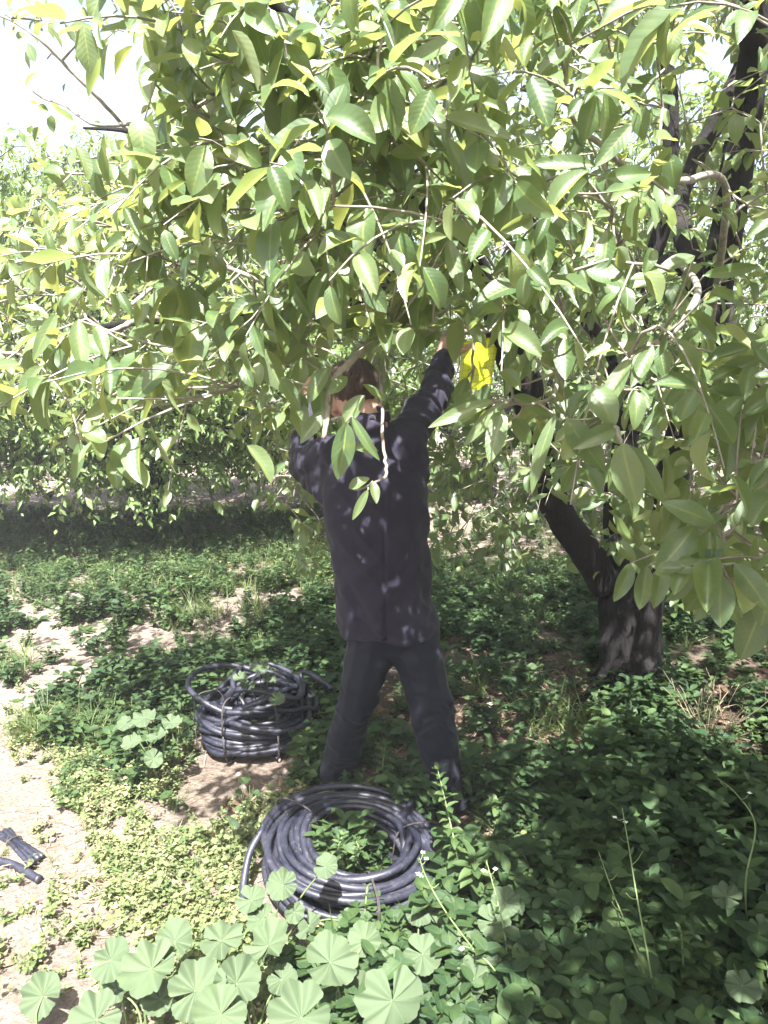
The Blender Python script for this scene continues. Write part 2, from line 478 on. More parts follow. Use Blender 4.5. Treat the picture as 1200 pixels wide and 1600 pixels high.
# ------------------------------------------------------------------ ground
def build_ground():
    a = np.concatenate([-np.geomspace(9, 220, 26)[::-1], np.linspace(-8.5, 8.5, 240), np.geomspace(9, 220, 26)])
    b = np.concatenate([-np.geomspace(2, 60, 14)[::-1], np.linspace(-1.5, 14, 230), np.geomspace(14.5, 260, 30)])
    X, Y = np.meshgrid(a, b, indexing='ij')
    Z = hgt(X, Y)
    near = (np.abs(X) < 9) & (Y < 14.5) & (Y > -2)
    fine = np.array([mnoise.noise(Vector((x * 4, y * 4, 0))) * 0.012 + mnoise.noise(Vector((x * 13, y * 13, 3))) * 0.006 if n_ else 0
                     for x, y, n_ in zip(X.ravel(), Y.ravel(), near.ravel())]).reshape(X.shape)
    Z = Z + fine
    na, nb = X.shape
    i, j = np.meshgrid(np.arange(na - 1), np.arange(nb - 1), indexing='ij')
    k = (i * nb + j).ravel()
    q = np.stack([k, k + nb, k + nb + 1, k + 1], -1)
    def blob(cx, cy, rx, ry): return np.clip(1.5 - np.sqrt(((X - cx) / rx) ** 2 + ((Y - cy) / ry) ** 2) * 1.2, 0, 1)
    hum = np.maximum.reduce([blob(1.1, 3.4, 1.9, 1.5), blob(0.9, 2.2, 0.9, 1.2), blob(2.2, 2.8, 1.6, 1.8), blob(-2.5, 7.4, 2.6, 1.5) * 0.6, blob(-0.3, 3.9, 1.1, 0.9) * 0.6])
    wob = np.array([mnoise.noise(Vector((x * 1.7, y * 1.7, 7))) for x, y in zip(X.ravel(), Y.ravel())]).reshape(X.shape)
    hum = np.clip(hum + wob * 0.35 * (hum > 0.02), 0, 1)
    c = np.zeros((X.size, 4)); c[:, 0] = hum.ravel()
    mb = MB(); mb.add(np.stack([X, Y, Z], -1).reshape(-1, 3), q, c)
    o = mb.build('ground', M_ground)
    tag(o, 'dry pale orchard soil between the weeds', kind='structure')
build_ground()

# puddle
def water_build(t, pb):
    pb.inputs['Base Color'].default_value = (0.05, 0.07, 0.11, 1)
    pb.inputs['Roughness'].default_value = 0.08
    nz = N(t, 'ShaderNodeTexNoise', i_Scale=24.0, i_Detail=3.0)
    bp = N(t, 'ShaderNodeBump', i_Strength=0.35, i_Distance=0.01)
    t.links.new(nz.outputs[0], bp.inputs['Height']); t.links.new(bp.outputs[0], pb.inputs['Normal'])
M_water = simple_mat('puddle water', water_build)
mb = MB()
c0 = PG(750, 903); n = 40; ang = np.linspace(0, 2 * math.pi, n, endpoint=False)
rx = 0.62 + 0.10 * np.sin(3 * ang + 1) + 0.06 * np.sin(7 * ang); ry = 0.34 + 0.07 * np.sin(2 * ang) + 0.04 * np.sin(5 * ang + 2)
hz = float(hgt(c0[0], c0[1])) + 0.022
rings = [np.stack([c0[0] + rx * f * np.cos(ang), c0[1] + ry * f * np.sin(ang), np.full(n, hz)], -1) for f in (0.02, 0.5, 1.0)]
q = [[i * n + j, i * n + (j + 1) % n, (i + 1) * n + (j + 1) % n, (i + 1) * n + j] for i in range(2) for j in range(n)]
mb.add(np.concatenate(rings), np.array(q)[:, ::-1])
tag(mb.build('puddle', M_water), 'shallow blue puddle of irrigation water beyond the man', kind='structure')

# ------------------------------------------------------------------ the main orange tree
def main_tree():
    base = PG(985, 1093)
    base[2] = float(hgt(base[0], base[1]))
    root = empty('orange_tree', base)
    tag(root, 'big old orange tree with dark forked trunk, boughs reaching over the man', 'tree')
    bx, by, bz = base
    # trunk
    mb = MB()
    fork = PY(985, 925, by + 0.02)
    P, _ = bark_tube(mb, [base + [0.0, 0, -0.12], base + [0, 0, 0.02], base + [-0.01, 0, 0.22], base * 0.4 + fork * 0.6, fork + [0.01, 0, 0.0], fork + [0.02, 0, 0.09], fork + [0.04, 0, 0.18]], [0.27, 0.19, 0.152, 0.15, 0.155, 0.13, 0.07], 26, 26, 0.05)
    bark_tube(mb, [fork + [0.0, 0, -0.08], fork + [-0.03, 0.0, 0.06], PY(945, 905, by)], [0.15, 0.12, 0.085], 18, 10, 0.05)
    # a few root flares
    for a in (0.3, 1.9, 3.4, 4.6):
        d = np.array([math.cos(a), math.sin(a), 0])
        bark_tube(mb, [base + d * 0.10 + [0, 0, 0.12], base + d * 0.24 + [0, 0, 0.01], base + d * 0.42 + [0, 0, -0.09]], [0.07, 0.06, 0.03], 10, 8, 0.1)
    trunk = mb.build('trunk', M_bark, root)
    cr = Crown()
    limbs = [
        ('low', [PY(950, 915, by), PY(905, 850, by - 0.05), PY(868, 790, by - 0.12), PY(845, 690, by - 0.3), PY(818, 600, by - 0.5), PY(790, 520, by - 0.6), PY(772, 455, by - 0.6)], [0.085, 0.078, 0.07, 0.062, 0.075, 0.07, 0.05]),
        ('left', [PY(772, 470, by - 0.6), PY(745, 436, 2.95), PY(690, 432, 2.8), PY(630, 430, 2.6), PY(560, 470, 2.35), PY(480, 490, 2.15), PY(380, 492, 2.0), PY(260, 498, 2.0), PY(150, 512, 2.0)], [0.05, 0.045, 0.037, 0.03, 0.024, 0.020, 0.016, 0.012, 0.007]),
        ('right', [PY(1000, 925, by), PY(1035, 800, by - 0.1), PY(1062, 700, by - 0.2), PY(1098, 580, by - 0.3), PY(1122, 440, by - 0.35), PY(1150, 270, by - 0.4), PY(1180, 80, by - 0.45), PY(1200, -100, by - 0.5)], [0.11, 0.085, 0.075, 0.068, 0.066, 0.062, 0.056, 0.045]),
        ('middle', [PY(982, 900, by), PY(965, 790, by + 0.15), PY(985, 640, by + 0.3), PY(1000, 470, by + 0.4), PY(1040, 330, by + 0.4), PY(1048, 170, by + 0.4), PY(1030, 20, by + 0.4)], [0.09, 0.07, 0.06, 0.05, 0.042, 0.038, 0.03]),
        ('inner', [PY(1112, 500, by - 0.3), PY(1060, 330, by), PY(1090, 250, by + 0.15), PY(1135, 160, by + 0.2), PY(1175, 60, by + 0.3)], [0.05, 0.042, 0.05, 0.042, 0.03]),
        ('crosswise', [PY(1105, 540, by - 0.32), PY(1060, 410, 2.9), PY(1000, 430, 2.5), PY(900, 420, 2.2), PY(820, 440, 2.0), PY(780, 445, 1.9)], [0.03, 0.024, 0.018, 0.014, 0.01, 0.008]),
        ('high', [PY(790, 520, by - 0.6), PY(740, 400, 2.7), PY(650, 300, 2.2), PY(560, 180, 1.8), PY(470, 60, 1.6), PY(380, -60, 1.5)], [0.05, 0.034, 0.026, 0.02, 0.014, 0.008]),
        ('upper', [PY(985, 640, by + 0.3), PY(870, 400, by + 0.6), PY(760, 240, by + 0.8), PY(660, 90, by + 1.0), PY(560, -60, by + 1.1)], [0.05, 0.04, 0.034, 0.028, 0.02]),
        ('outer', [PY(650, 430, 2.65), PY(520, 330, 2.7), PY(400, 260, 2.8), PY(280, 230, 2.9), PY(200, 205, 2.9), PY(130, 200, 2.9)], [0.03, 0.024, 0.018, 0.013, 0.009, 0.004]),
        ('overhead', [PY(1180, 80, by - 0.45), PY(1130, -160, 2.5), PY(980, -420, 1.9), PY(760, -640, 1.5), PY(520, -700, 1.3)], [0.05, 0.04, 0.03, 0.02, 0.012]),
    ]
    limb_obj = {}
    tw = {}
    for nm, pts, rad in limbs:
        m = MB()
        big = rad[0] > 0.04
        P, rr = bark_tube(m, pts, rad, 16 if big else 10, None, 0.05)
        cr.add_path(P, rr, nm)
        limb_obj[nm] = m
    # hero twigs close to the lens : pixel x, y, depth ; radius
    HT = [
        ('left', [(628, 395, 1.75), (620, 450, 1.6), (612, 512, 1.45), (575, 540, 1.4), (542, 570, 1.36), (517, 602, 1.34), (512, 645, 1.32), (505, 684, 1.31)], [0.009, 0.009, 0.008, 0.0072, 0.0066, 0.006, 0.0056, 0.0046]),
        ('left', [(612, 512, 1.45), (655, 522, 1.7), (705, 520, 2.0), (770, 516, 2.4)], [0.006, 0.007, 0.008, 0.009]),
        ('crosswise', [(800, 442, 1.95), (768, 445, 1.8), (748, 490, 1.7), (741, 530, 1.66), (738, 576, 1.64)], [0.007, 0.006, 0.005, 0.004, 0.003]),
        ('left', [(592, 560, 1.5), (597, 625, 1.42), (598, 690, 1.38), (604, 738, 1.36), (592, 750, 1.35), (570, 762, 1.34)], [0.0035, 0.0035, 0.003, 0.003, 0.0025, 0.002]),
        ('left', [(518, 655, 1.31), (535, 652, 1.31), (552, 650, 1.3)], [0.003, 0.0025, 0.002]),
        ('left', [(455, 540, 1.6), (430, 550, 1.5), (405, 548, 1.45), (385, 552, 1.42)], [0.004, 0.0035, 0.003, 0.002]),
        ('left', [(480, 490, 2.1), (450, 515, 1.8), (428, 545, 1.6), (400, 562, 1.5), (372, 605, 1.45)], [0.006, 0.005, 0.004, 0.003, 0.002]),
        ('left', [(260, 498, 2.0), (215, 500, 1.8), (170, 520, 1.7), (60, 548, 1.6), (-20, 552, 1.55)], [0.009, 0.008, 0.006, 0.005, 0.004]),
        ('left', [(430, 445, 2.3), (300, 410, 2.2), (200, 478, 2.0), (145, 455, 1.9), (100, 430, 1.8)], [0.008, 0.007, 0.006, 0.004, 0.003]),
        ('left', [(410, 470, 2.1), (330, 540, 1.9), (240, 575, 1.8), (170, 585, 1.7)], [0.008, 0.006, 0.004, 0.003]),
        ('crosswise', [(1112, 500, 3.0), (1135, 300, 2.2), (1060, 283, 1.7), (1000, 280, 1.5), (955, 240, 1.42), (900, 190, 1.36), (885, 120, 1.33), (893, 70, 1.3)], [0.014, 0.011, 0.0085, 0.007, 0.006, 0.005, 0.0035, 0.002]),
        ('crosswise', [(1060, 410, 2.8), (1090, 450, 1.8), (1050, 520, 1.45), (985, 555, 1.35), (945, 630, 1.28), (962, 668, 1.24), (972, 692, 1.22)], [0.012, 0.009, 0.007, 0.005, 0.0045, 0.004, 0.003]),
        ('crosswise', [(900, 420, 2.2), (880, 470, 1.7), (870, 560, 1.5), (865, 620, 1.4), (800, 632, 1.35), (770, 628, 1.32)], [0.008, 0.006, 0.0045, 0.004, 0.003, 0.002]),
        ('right', [(1098, 580, 3.2), (1180, 640, 2.0), (1165, 760, 1.4), (1135, 830, 1.2), (1120, 885, 1.15)], [0.016, 0.010, 0.006, 0.004, 0.002]),
        ('crosswise', [(1000, 430, 2.5), (960, 360, 1.8), (950, 320, 1.5), (840, 290, 1.35)], [0.010, 0.006, 0.004, 0.002]),
        ('outer', [(280, 230, 2.95), (230, 195, 2.8), (150, 195, 2.7), (100, 165, 2.7), (60, 150, 2.7), (35, 118, 2.7)], [0.010, 0.008, 0.006, 0.004, 0.003, 0.002]),
        ('outer', [(230, 240, 2.8), (170, 240, 2.7), (110, 255, 2.6), (70, 245, 2.6)], [0.006, 0.005, 0.003, 0.002]),
        ('outer', [(200, 205, 2.9), (160, 160, 2.7), (110, 110, 2.6), (60, 60, 2.5), (0, 25, 2.5), (-60, 30, 2.5)], [0.008, 0.007, 0.006, 0.005, 0.004, 0.003]),
        ('high', [(560, 180, 1.85), (470, 235, 1.5), (430, 120, 1.4), (370, 20, 1.35), (350, -40, 1.35)], [0.010, 0.007, 0.005, 0.004, 0.003]),
        ('high', [(650, 300, 2.2), (640, 210, 1.6), (690, 130, 1.4), (735, 95, 1.32)], [0.010, 0.007, 0.005, 0.003]),
        ('high', [(628, 395, 1.75), (635, 300, 1.6), (620, 200, 1.45), (600, 100, 1.35), (560, 20, 1.3), (530, -40, 1.3)], [0.010, 0.010, 0.008, 0.006, 0.005, 0.004]),
        ('left', [(690, 432, 2.85), (660, 420, 2.2), (628, 395, 1.75)], [0.014, 0.012, 0.010]),
    ]
    for nm, pts, rad in HT:
        P3 = [PT(*p) for p in pts]
        n = max(8, len(P3) * 6)
        P = spline(P3, n); rr = np.interp(np.linspace(0, 1, n), np.linspace(0, 1, len(rad)), rad)
        P = P + rng.normal(0, 0.0009, P.shape)
        t_, _ = cr.mbs(nm)
        tube(t_, P, rr, 8)
        cr.add_path(P, rr, nm)
    centre = np.array([bx - 0.1, by - 0.1, 1.9])
    # hero leaves: limb, base x,y, tip x,y, depth, width px, brightness 0..1
    HL = [
        ('crosswise', 972, 693, 990, 788, 1.20, 50, .75), ('crosswise', 985, 697, 1033, 786, 1.21, 34, .6), ('crosswise', 968, 668, 900, 690, 1.24, 30, .6),
        ('crosswise', 885, 655, 940, 735, 1.25, 44, .55), ('crosswise', 985, 560, 935, 642, 1.30, 30, .7), ('crosswise', 1015, 525, 925, 557, 1.35, 32, .6),
        ('crosswise', 1020, 540, 985, 600, 1.35, 26, .6), ('crosswise', 1068, 488, 1132, 522, 1.35, 34, .6), ('crosswise', 1100, 430, 1188, 420, 1.3, 24, .5),
        ('crosswise', 1110, 455, 1175, 465, 1.3, 22, .6), ('crosswise', 1060, 530, 1092, 575, 1.35, 28, .6), ('crosswise', 1030, 540, 1040, 590, 1.35, 24, .5),
        ('left', 541, 660, 537, 748, 1.27, 37, .35), ('left', 550, 651, 586, 722, 1.26, 17, .6), ('left', 505, 575, 498, 672, 1.33, 36, .45),
        ('left', 570, 618, 532, 662, 1.28, 30, .8), ('left', 555, 700, 590, 700, 1.33, 22, .6), ('left', 545, 762, 575, 748, 1.33, 20, .7),
        ('left', 582, 752, 590, 785, 1.3, 16, .6), ('left', 575, 765, 553, 812, 1.3, 15, .7), ('left', 460, 620, 480, 680, 1.35, 30, .6), ('left', 480, 540, 445, 570, 1.4, 26, .6),
        ('left', 300, 500, 300, 580, 1.25, 56, .6), ('left', 335, 522, 370, 536, 1.3, 20, .8), ('left', 385, 515, 360, 548, 1.3, 26, .8), ('left', 330, 482, 405, 525, 1.35, 24, .5),
        ('left', 420, 572, 385, 552, 1.4, 24, .7), ('left', 543, 394, 546, 462, 1.4, 34, .55), ('left', 505, 462, 538, 524, 1.35, 44, .7), ('left', 485, 455, 450, 490, 1.4, 20, .6),
        ('left', 470, 470, 440, 500, 1.4, 20, .5), ('left', 420, 600, 400, 640, 1.35, 18, .7), ('left', 165, 690, 130, 668, 1.3, 30, .8), ('left', 148, 668, 165, 715, 1.35, 26, .8),
        ('left', 122, 500, 122, 576, 1.3, 32, .75), ('left', 88, 490, 50, 560, 1.35, 22, .75), ('left', 182, 622, 135, 660, 1.3, 24, .8), ('left', 30, 570, -20, 566, 1.4, 20, .7),
        ('left', 148, 505, 172, 555, 1.4, 24, .7), ('left', 126, 690, 120, 750, 1.5, 20, .6),
        ('high', 236, 95, 238, 168, 1.35, 40, .75), ('high', 300, 175, 345, 215, 1.3, 34, .85), ('high', 262, 190, 275, 250, 1.35, 28, .75), ('high', 400, 160, 310, 188, 1.25, 24, .6),
        ('high', 460, 125, 440, 236, 1.2, 25, .5), ('high', 400, 35, 480, 72, 1.25, 28, .6), ('high', 470, 45, 410, 20, 1.25, 24, .6), ('high', 575, 12, 508, 42, 1.25, 24, .6),
        ('high', 596, 25, 642, 95, 1.2, 34, .75), ('high', 725, 62, 632, 88, 1.15, 32, .75), ('high', 620, 120, 618, 180, 1.2, 30, .75), ('high', 697, 182, 796, 216, 1.12, 38, .8),
        ('high', 700, 218, 738, 292, 1.2, 30, .8), ('high', 735, 225, 760, 285, 1.2, 32, .75), ('high', 640, 140, 700, 195, 1.2, 34, .8), ('high', 560, 170, 640, 190, 1.2, 30, .75),
        ('high', 690, 345, 770, 388, 1.25, 34, .85), ('high', 632, 372, 672, 432, 1.25, 24, .65), ('high', 700, 375, 722, 452, 1.25, 26, .65), ('high', 380, 60, 440, 130, 1.25, 36, .7),
        ('high', 340, 60, 345, 0, 1.3, 34, .7), ('high', 560, 340, 620, 350, 1.3, 30, .8), ('high', 640, 330, 590, 362, 1.3, 30, .85), ('high', 500, 250, 475, 300, 1.35, 26, .5),
        ('high', 510, 300, 560, 255, 1.3, 26, .6), ('high', 610, 240, 680, 240, 1.25, 30, .8), ('high', 400, 280, 455, 330, 1.35, 28, .7),
        ('crosswise', 930, 258, 830, 252, 1.25, 29, .6), ('crosswise', 986, 194, 934, 262, 1.25, 30, .35), ('crosswise', 948, 278, 1018, 272, 1.25, 32, .5), ('crosswise', 1000, 290, 950, 300, 1.3, 28, .4),
        ('crosswise', 893, 72, 840, 108, 1.3, 28, .45), ('crosswise', 918, 98, 992, 78, 1.3, 24, .6), ('crosswise', 866, 8, 895, 72, 1.3, 24, .6), ('crosswise', 845, 175, 885, 128, 1.3, 28, .4),
        ('crosswise', 905, 110, 1005, 125, 1.3, 22, .6), ('crosswise', 895, 130, 960, 145, 1.3, 22, .5), ('crosswise', 865, 330, 900, 380, 1.35, 30, .35), ('crosswise', 950, 360, 945, 420, 1.3, 32, .4),
        ('crosswise', 915, 420, 985, 440, 1.3, 40, .45), ('crosswise', 1085, 400, 1025, 420, 1.3, 28, .6), ('crosswise', 770, 440, 830, 470, 1.4, 28, .5), ('crosswise', 820, 440, 870, 425, 1.4, 26, .6),
        ('crosswise', 770, 626, 672, 662, 1.30, 24, .8), ('crosswise', 788, 628, 722, 690, 1.30, 22, .75), ('crosswise', 786, 640, 764, 718, 1.30, 32, .65), ('crosswise', 812, 500, 778, 612, 1.5, 18, .3),
        ('crosswise', 822, 552, 784, 612, 1.45, 22, .85), ('crosswise', 800, 620, 860, 645, 1.4, 28, .5), ('crosswise', 868, 648, 816, 762, 1.35, 22, .7), ('crosswise', 800, 655, 830, 690, 1.4, 30, .4),
        ('crosswise', 752, 640, 712, 668, 1.45, 26, .5), ('crosswise', 715, 495, 708, 562, 1.62, 30, .9), ('crosswise', 870, 690, 905, 660, 1.3, 26, .6),
        ('right', 1128, 885, 1034, 888, 1.12, 26, .45), ('right', 1128, 900, 1118, 976, 1.12, 44, .5), ('right', 1148, 880, 1205, 948, 1.12, 36, .55), ('right', 1118, 818, 1040, 782, 1.15, 36, .6),
        ('right', 1085, 822, 1036, 892, 1.18, 44, .45), ('right', 1110, 830, 1105, 885, 1.18, 40, .5), ('right', 1150, 820, 1205, 750, 1.15, 36, .5), ('right', 1180, 780, 1140, 830, 1.2, 36, .5),
        ('right', 1010, 885, 1005, 952, 1.5, 30, .4), ('right', 1035, 880, 1030, 950, 1.45, 30, .4), ('right', 985, 880, 970, 940, 1.5, 26, .45), ('right', 1160, 620, 1080, 690, 1.25, 40, .6),
        ('right', 1150, 640, 1130, 745, 1.3, 38, .35), ('right', 1190, 560, 1110, 590, 1.3, 30, .5), ('right', 1200, 620, 1170, 690, 1.25, 34, .45), ('right', 1190, 950, 1160, 1030, 1.2, 50, .3),
        ('right', 1210, 980, 1230, 1050, 1.2, 50, .3), ('right', 885, 650, 870, 585, 1.6, 30, .4),
        ('crosswise', 742, 612, 706, 650, 1.5, 26, .5), ('crosswise', 770, 640, 742, 690, 1.45, 24, .6), ('crosswise', 730, 590, 716, 632, 1.6, 24, .5), ('crosswise', 760, 600, 752, 650, 1.5, 24, .45),
        ('left', 470, 560, 470, 610, 1.35, 26, .6), ('left', 440, 590, 470, 640, 1.3, 24, .6), ('left', 512, 575, 480, 625, 1.3, 28, .6), ('left', 515, 615, 545, 585, 1.28, 22, .5), ('left', 508, 640, 470, 690, 1.32, 24, .5), ('left', 600, 625, 570, 600, 1.4, 18, .5),
    ]
    hb, hd, hn, hL, hW, hr, hr2, hc, hf, hlimb = [], [], [], [], [], [], [], [], [], []
    for (nm, x0, y0, x1, y1, t, wpx, br) in HL:
        p0 = PT(x0, y0, t); L0 = math.hypot(x1 - x0, y1 - y0)
        dt = rng.uniform(-0.025, 0.02)
        p1 = PT(x1, y1, t + dt)
        d = p1 - p0; L = np.linalg.norm(d)
        view = nrmz(np.array([0, 0, CAM_H]) - p0)
        nr = view * 1.0 + UP * 0.35 + SD * 0.35 + rng.normal(0, 0.22, 3)
        hb.append(p0); hd.append(d); hn.append(nr); hL.append(L * 1.04); hW.append(wpx / FPX * t * 1.05); hr.append(np.clip(br + rng.normal(0, .05), 0.05, 1)); hr2.append(rng.uniform(0, 1))
        hc.append(rng.uniform(0.0, 0.45)); hf.append(rng.uniform(0.15, 0.5)); hlimb.append(nm)
    hb = np.array(hb); hd = np.array(hd); hn = np.array(hn); hL = np.array(hL); hW = np.array(hW); hr = np.array(hr); hr2 = np.array(hr2); hc = np.array(hc); hf = np.array(hf)
    for nm in set(hlimb):
        k = np.array([l == nm for l in hlimb])
        twm, lfm = cr.mbs(nm)
        leaves(lfm, hb[k], hd[k], hn[k], hL[k], hW[k], hc[k], hf[k], hr[k] * 0.85, hr2[k], 14, 6)
        nodes = np.array(cr.nodes)
        for b in hb[k]:
            j = int(np.argmin(np.sum((nodes - b) ** 2, 1)))
            a = nodes[j]; ln = np.linalg.norm(b - a)
            if ln > 0.008:
                mid = (a + b) / 2 + rng.normal(0, 0.06 * ln, 3) - UP * 0.02 * ln
                P = spline([a, mid, b], 6)
                tube(twm, P, np.linspace(0.0022 + 0.003 * min(ln, 1), 0.0014, 6), 6)
    # random shoots: n, x0,x1,y0,y1, depth0, depth1
    G = lambda *a, **k: cr.grow(region(*a), centre, **k)
    G(70, 640, 1700, -900, -60, 1.5, 4.4, filt=False, hires=0)  # shoots above the frame, added for the shade they cast
    shade_top = [np.array([rng.uniform(0.30, 2.6), rng.uniform(-0.6, 1.3), rng.uniform(2.0, 3.0)]) for _ in range(620)]  # shoots over and behind the camera, added to shade the ground at right
    shade_top = [p for p in shade_top if (lambda q: q[2][0] < 0.9 or q[1][0] < 40 or q[0][0] > 1150)(proj(p))]
    def clear(L_):                # leave the sun a way to the boughs over the man
        out = []
        for p in L_:
            q = p - SD * ((p[2] - 2.0) / SD[2])
            if not (p[2] > 2.15 and 1.0 < q[1] < 1.9 and -0.8 < q[0] < 0.75): out.append(p)
        return out
    shade_top = clear(shade_top)
    cr.grow(shade_top, centre, hires=0, llen=0.105, nleaf=(9, 14))
    shade_roof = [np.array([rng.uniform(-0.35, 3.0), rng.uniform(1.5, 5.2), rng.uniform(2.7, 4.2)]) for _ in range(780)]  # crown-top shoots added to keep the man and middle ground shaded
    shade_roof = clear(shade_roof)
    cr.grow(shade_roof, centre, hires=0, nleaf=(10, 15))
    G(190, 560, 1350, -250, 700, 3.2, 5.0, hires=0)
    G(60, 300, 760, -200, 560, 3.2, 4.6, hires=0)
    G(130, 640, 1300, -150, 620, 2.1, 3.2, hires=0)
    G(70, 250, 640, -150, 560, 2.2, 3.2, hires=0)
    G(95, 680, 980, 600, 860, 2.9, 4.3, hires=0, llen=0.085)
    G(60, 390, 530, 600, 860, 2.8, 3.9, hires=0, yel=0.1, llen=0.085)
    G(60, 430, 720, 420, 660, 2.9, 3.9, hires=0, llen=0.085)
    G(16, 1050, 1280, 650, 960, 2.2, 3.4, hires=0)
    G(90, -80, 420, 260, 620, 2.0, 3.0, yel=0.1, llen=0.085)
    G(150, -120, 420, 250, 600, 2.8, 4.2, yel=0.1, llen=0.08, hires=0)
    G(22, 60, 270, -20, 260, 2.4, 3.2, nleaf=(6, 10), llen=0.075)
    G(20, 40, 240, 60, 260, 2.5, 3.3, nleaf=(6, 10), llen=0.075)
    G(16, 985, 1130, 730, 900, 1.6, 2.7, llen=0.085)
    G(10, 900, 1010, 720, 820, 2.0, 2.9, llen=0.085)
    G(135, 230, 800, -60, 350, 1.15, 1.8, yel=0.05, llen=0.083)
    G(52, 400, 800, 300, 520, 1.3, 1.95, yel=0.05, llen=0.08)
    G(12, -20, 430, 400, 640, 1.35, 1.8, yel=0.1)
    G(40, 800, 1080, 40, 420, 1.3, 1.9, llen=0.08)
    G(34, 780, 1200, 380, 640, 1.25, 1.9, llen=0.082)
    G(16, 1000, 1180, 640, 800, 1.5, 2.2, llen=0.085)
    G(10, 1080, 1240, 600, 900, 1.15, 1.5)
    for nm, m in limb_obj.items():
        if nm in cr.twig:
            t_ = cr.twig[nm]
        lo = m.build('bough', M_bark, root)
        if nm in cr.twig and cr.twig[nm].n: cr.twig[nm].build('twigs', M_twig, lo)
        if nm in cr.leaf and cr.leaf[nm].n: cr.leaf[nm].build('foliage', M_leaf, lo)
    return root
main_tree()

# ------------------------------------------------------------------ orange trees further off
def crown_points(n, c, rad, zmin):
    out = []
    while len(out) < n:
        d = nrmz(rng.normal(0, 1, 3)); f = rng.uniform(0.25, 1) ** 0.45
        p = c + d * np.array(rad) * f * (1 + 0.14 * mnoise.noise(Vector(d * 2.3 + c)))
        if p[2] > zmin + 0.25 * mnoise.noise(Vector((p[0] * 1.5, p[1] * 1.5, 1))): out.append(p)
    return out
def far_tree(px, py, Yd, rad, ztop, zmin, nshoot, label, seed, forks, leaf=0.09, tr=0.11, group=None, lo=(3, 2), lean=0.0):
    base = PY(px, py, Yd); base[2] = float(hgt(base[0], base[1]))
    root = empty('orange_tree', base)
    tag(root, label, 'tree', group)
    mb = MB()
    top = base + [0.0, 0, 0.55]
    bark_tube(mb, [base - [0, 0, 0.1], base + [0, 0, 0.15], top], [tr * 1.5, tr, tr * 1.05], 14, 12, 0.07)
    mb.build('trunk', M_bark, root)
    cr = Crown(); tw_all = MB()
    c = np.array([base[0] + lean, base[1], zmin + (ztop - zmin) * 0.42])
    r3 = (rad, rad * 0.95, (ztop - zmin) * 0.58)
    for i, (a, el) in enumerate(forks):
        d = np.array([math.cos(a) * math.cos(el), math.sin(a) * math.cos(el), math.sin(el)])
        pts = [top - [0, 0, 0.12], top + d * 0.45 + [0, 0, 0.05], top + d * 1.0 + [0, 0, 0.35], c + d * rad * 0.6]
        m = MB(); P, rr = bark_tube(m, pts, [tr * 0.75, tr * 0.55, tr * 0.42, tr * 0.15], 9, 18, 0.08)
        cr.add_path(P, rr, 'x'); m.build('bough', M_bark, root)
    cr.grow(crown_points(nshoot, c, r3, zmin), c, llen=leaf, nleaf=(11, 17), slen=(0.25, 0.5), hires=0, filt=False, res_lo=lo, droop=0.25)
    ok = cr.leaf['x']
    # thin what would close the open sky at upper left
    cr.twig['x'].build('twigs', M_bark, root)
    ok.build('foliage', M_leaf_far, root)
    return root
far_tree(228, 822, 8.2, 3.0, 3.8, 0.78, 5900, 'smaller orange tree with short dark trunk, seen past the dry path', 1,
         [(0.1, .35), (1.2, .7), (2.6, .6), (3.4, .45), (4.6, .6), (5.4, .55)], 0.10, 0.17, lo=(2, 2))
far_tree(760, 760, 10.5, 2.7, 4.6, 0.95, 2200, 'orange tree whose crown fills the gap behind the man and trap', 2,
         [(0.3, .5), (1.9, .7), (3.4, .5), (4.9, .6)], 0.10, 0.15, lean=0.1)
far_tree(1250, 860, 7.4, 2.6, 4.6, 0.75, 1900, 'orange tree standing beyond the big forked trunk', 3,
         [(0.3, .6), (1.9, .5), (3.2, .4), (4.9, .6)], 0.10, 0.15)
far_tree(-260, 730, 12.5, 3.0, 3.6, 0.6, 1100, 'orange tree at the picture edge, behind the small short-trunked one', 4, [(0.3, .6), (2.4, .6), (4.4, .5)], 0.12, 0.15, lo=(2, 2))
far_tree(420, 690, 16.5, 3.0, 4.4, 0.9, 1100, 'distant orange tree across the sunlit bare strip', 5, [(0.3, .6), (2.4, .6), (4.4, .5)], 0.14, 0.15, lo=(2, 2))
far_tree(960, 690, 17.5, 3.3, 5.0, 0.9, 1100, 'farthest orange tree, glimpsed through the big forked tree', 6, [(0.3, .6), (2.4, .6), (4.4, .5)], 0.14, 0.15, lo=(2, 2))

def unseen_shade_tree(X, Y, rad, ztop, zmin, n, label, forks):  # tree out of view, added to block sky light from the shaded ground
    global PY
    keep = PY
    PY = lambda a, b, c: np.array([X, Y, 0.0])
    far_tree(0, 0, 0, rad, ztop, zmin, n, label, 0, forks, 0.11, 0.14, lo=(2, 2))
    PY = keep
unseen_shade_tree(4.1, -0.4, 2.7, 4.0, 0.9, 900, 'unseen orange tree added to the right of the camera to block sky light', [(0.3, .6), (2.4, .6), (4.4, .5)])
unseen_shade_tree(0.9, -4.9, 2.8, 4.0, 0.9, 800, 'unseen orange tree added behind the camera to block sky light', [(0.3, .6), (2.4, .6), (4.4, .5)])

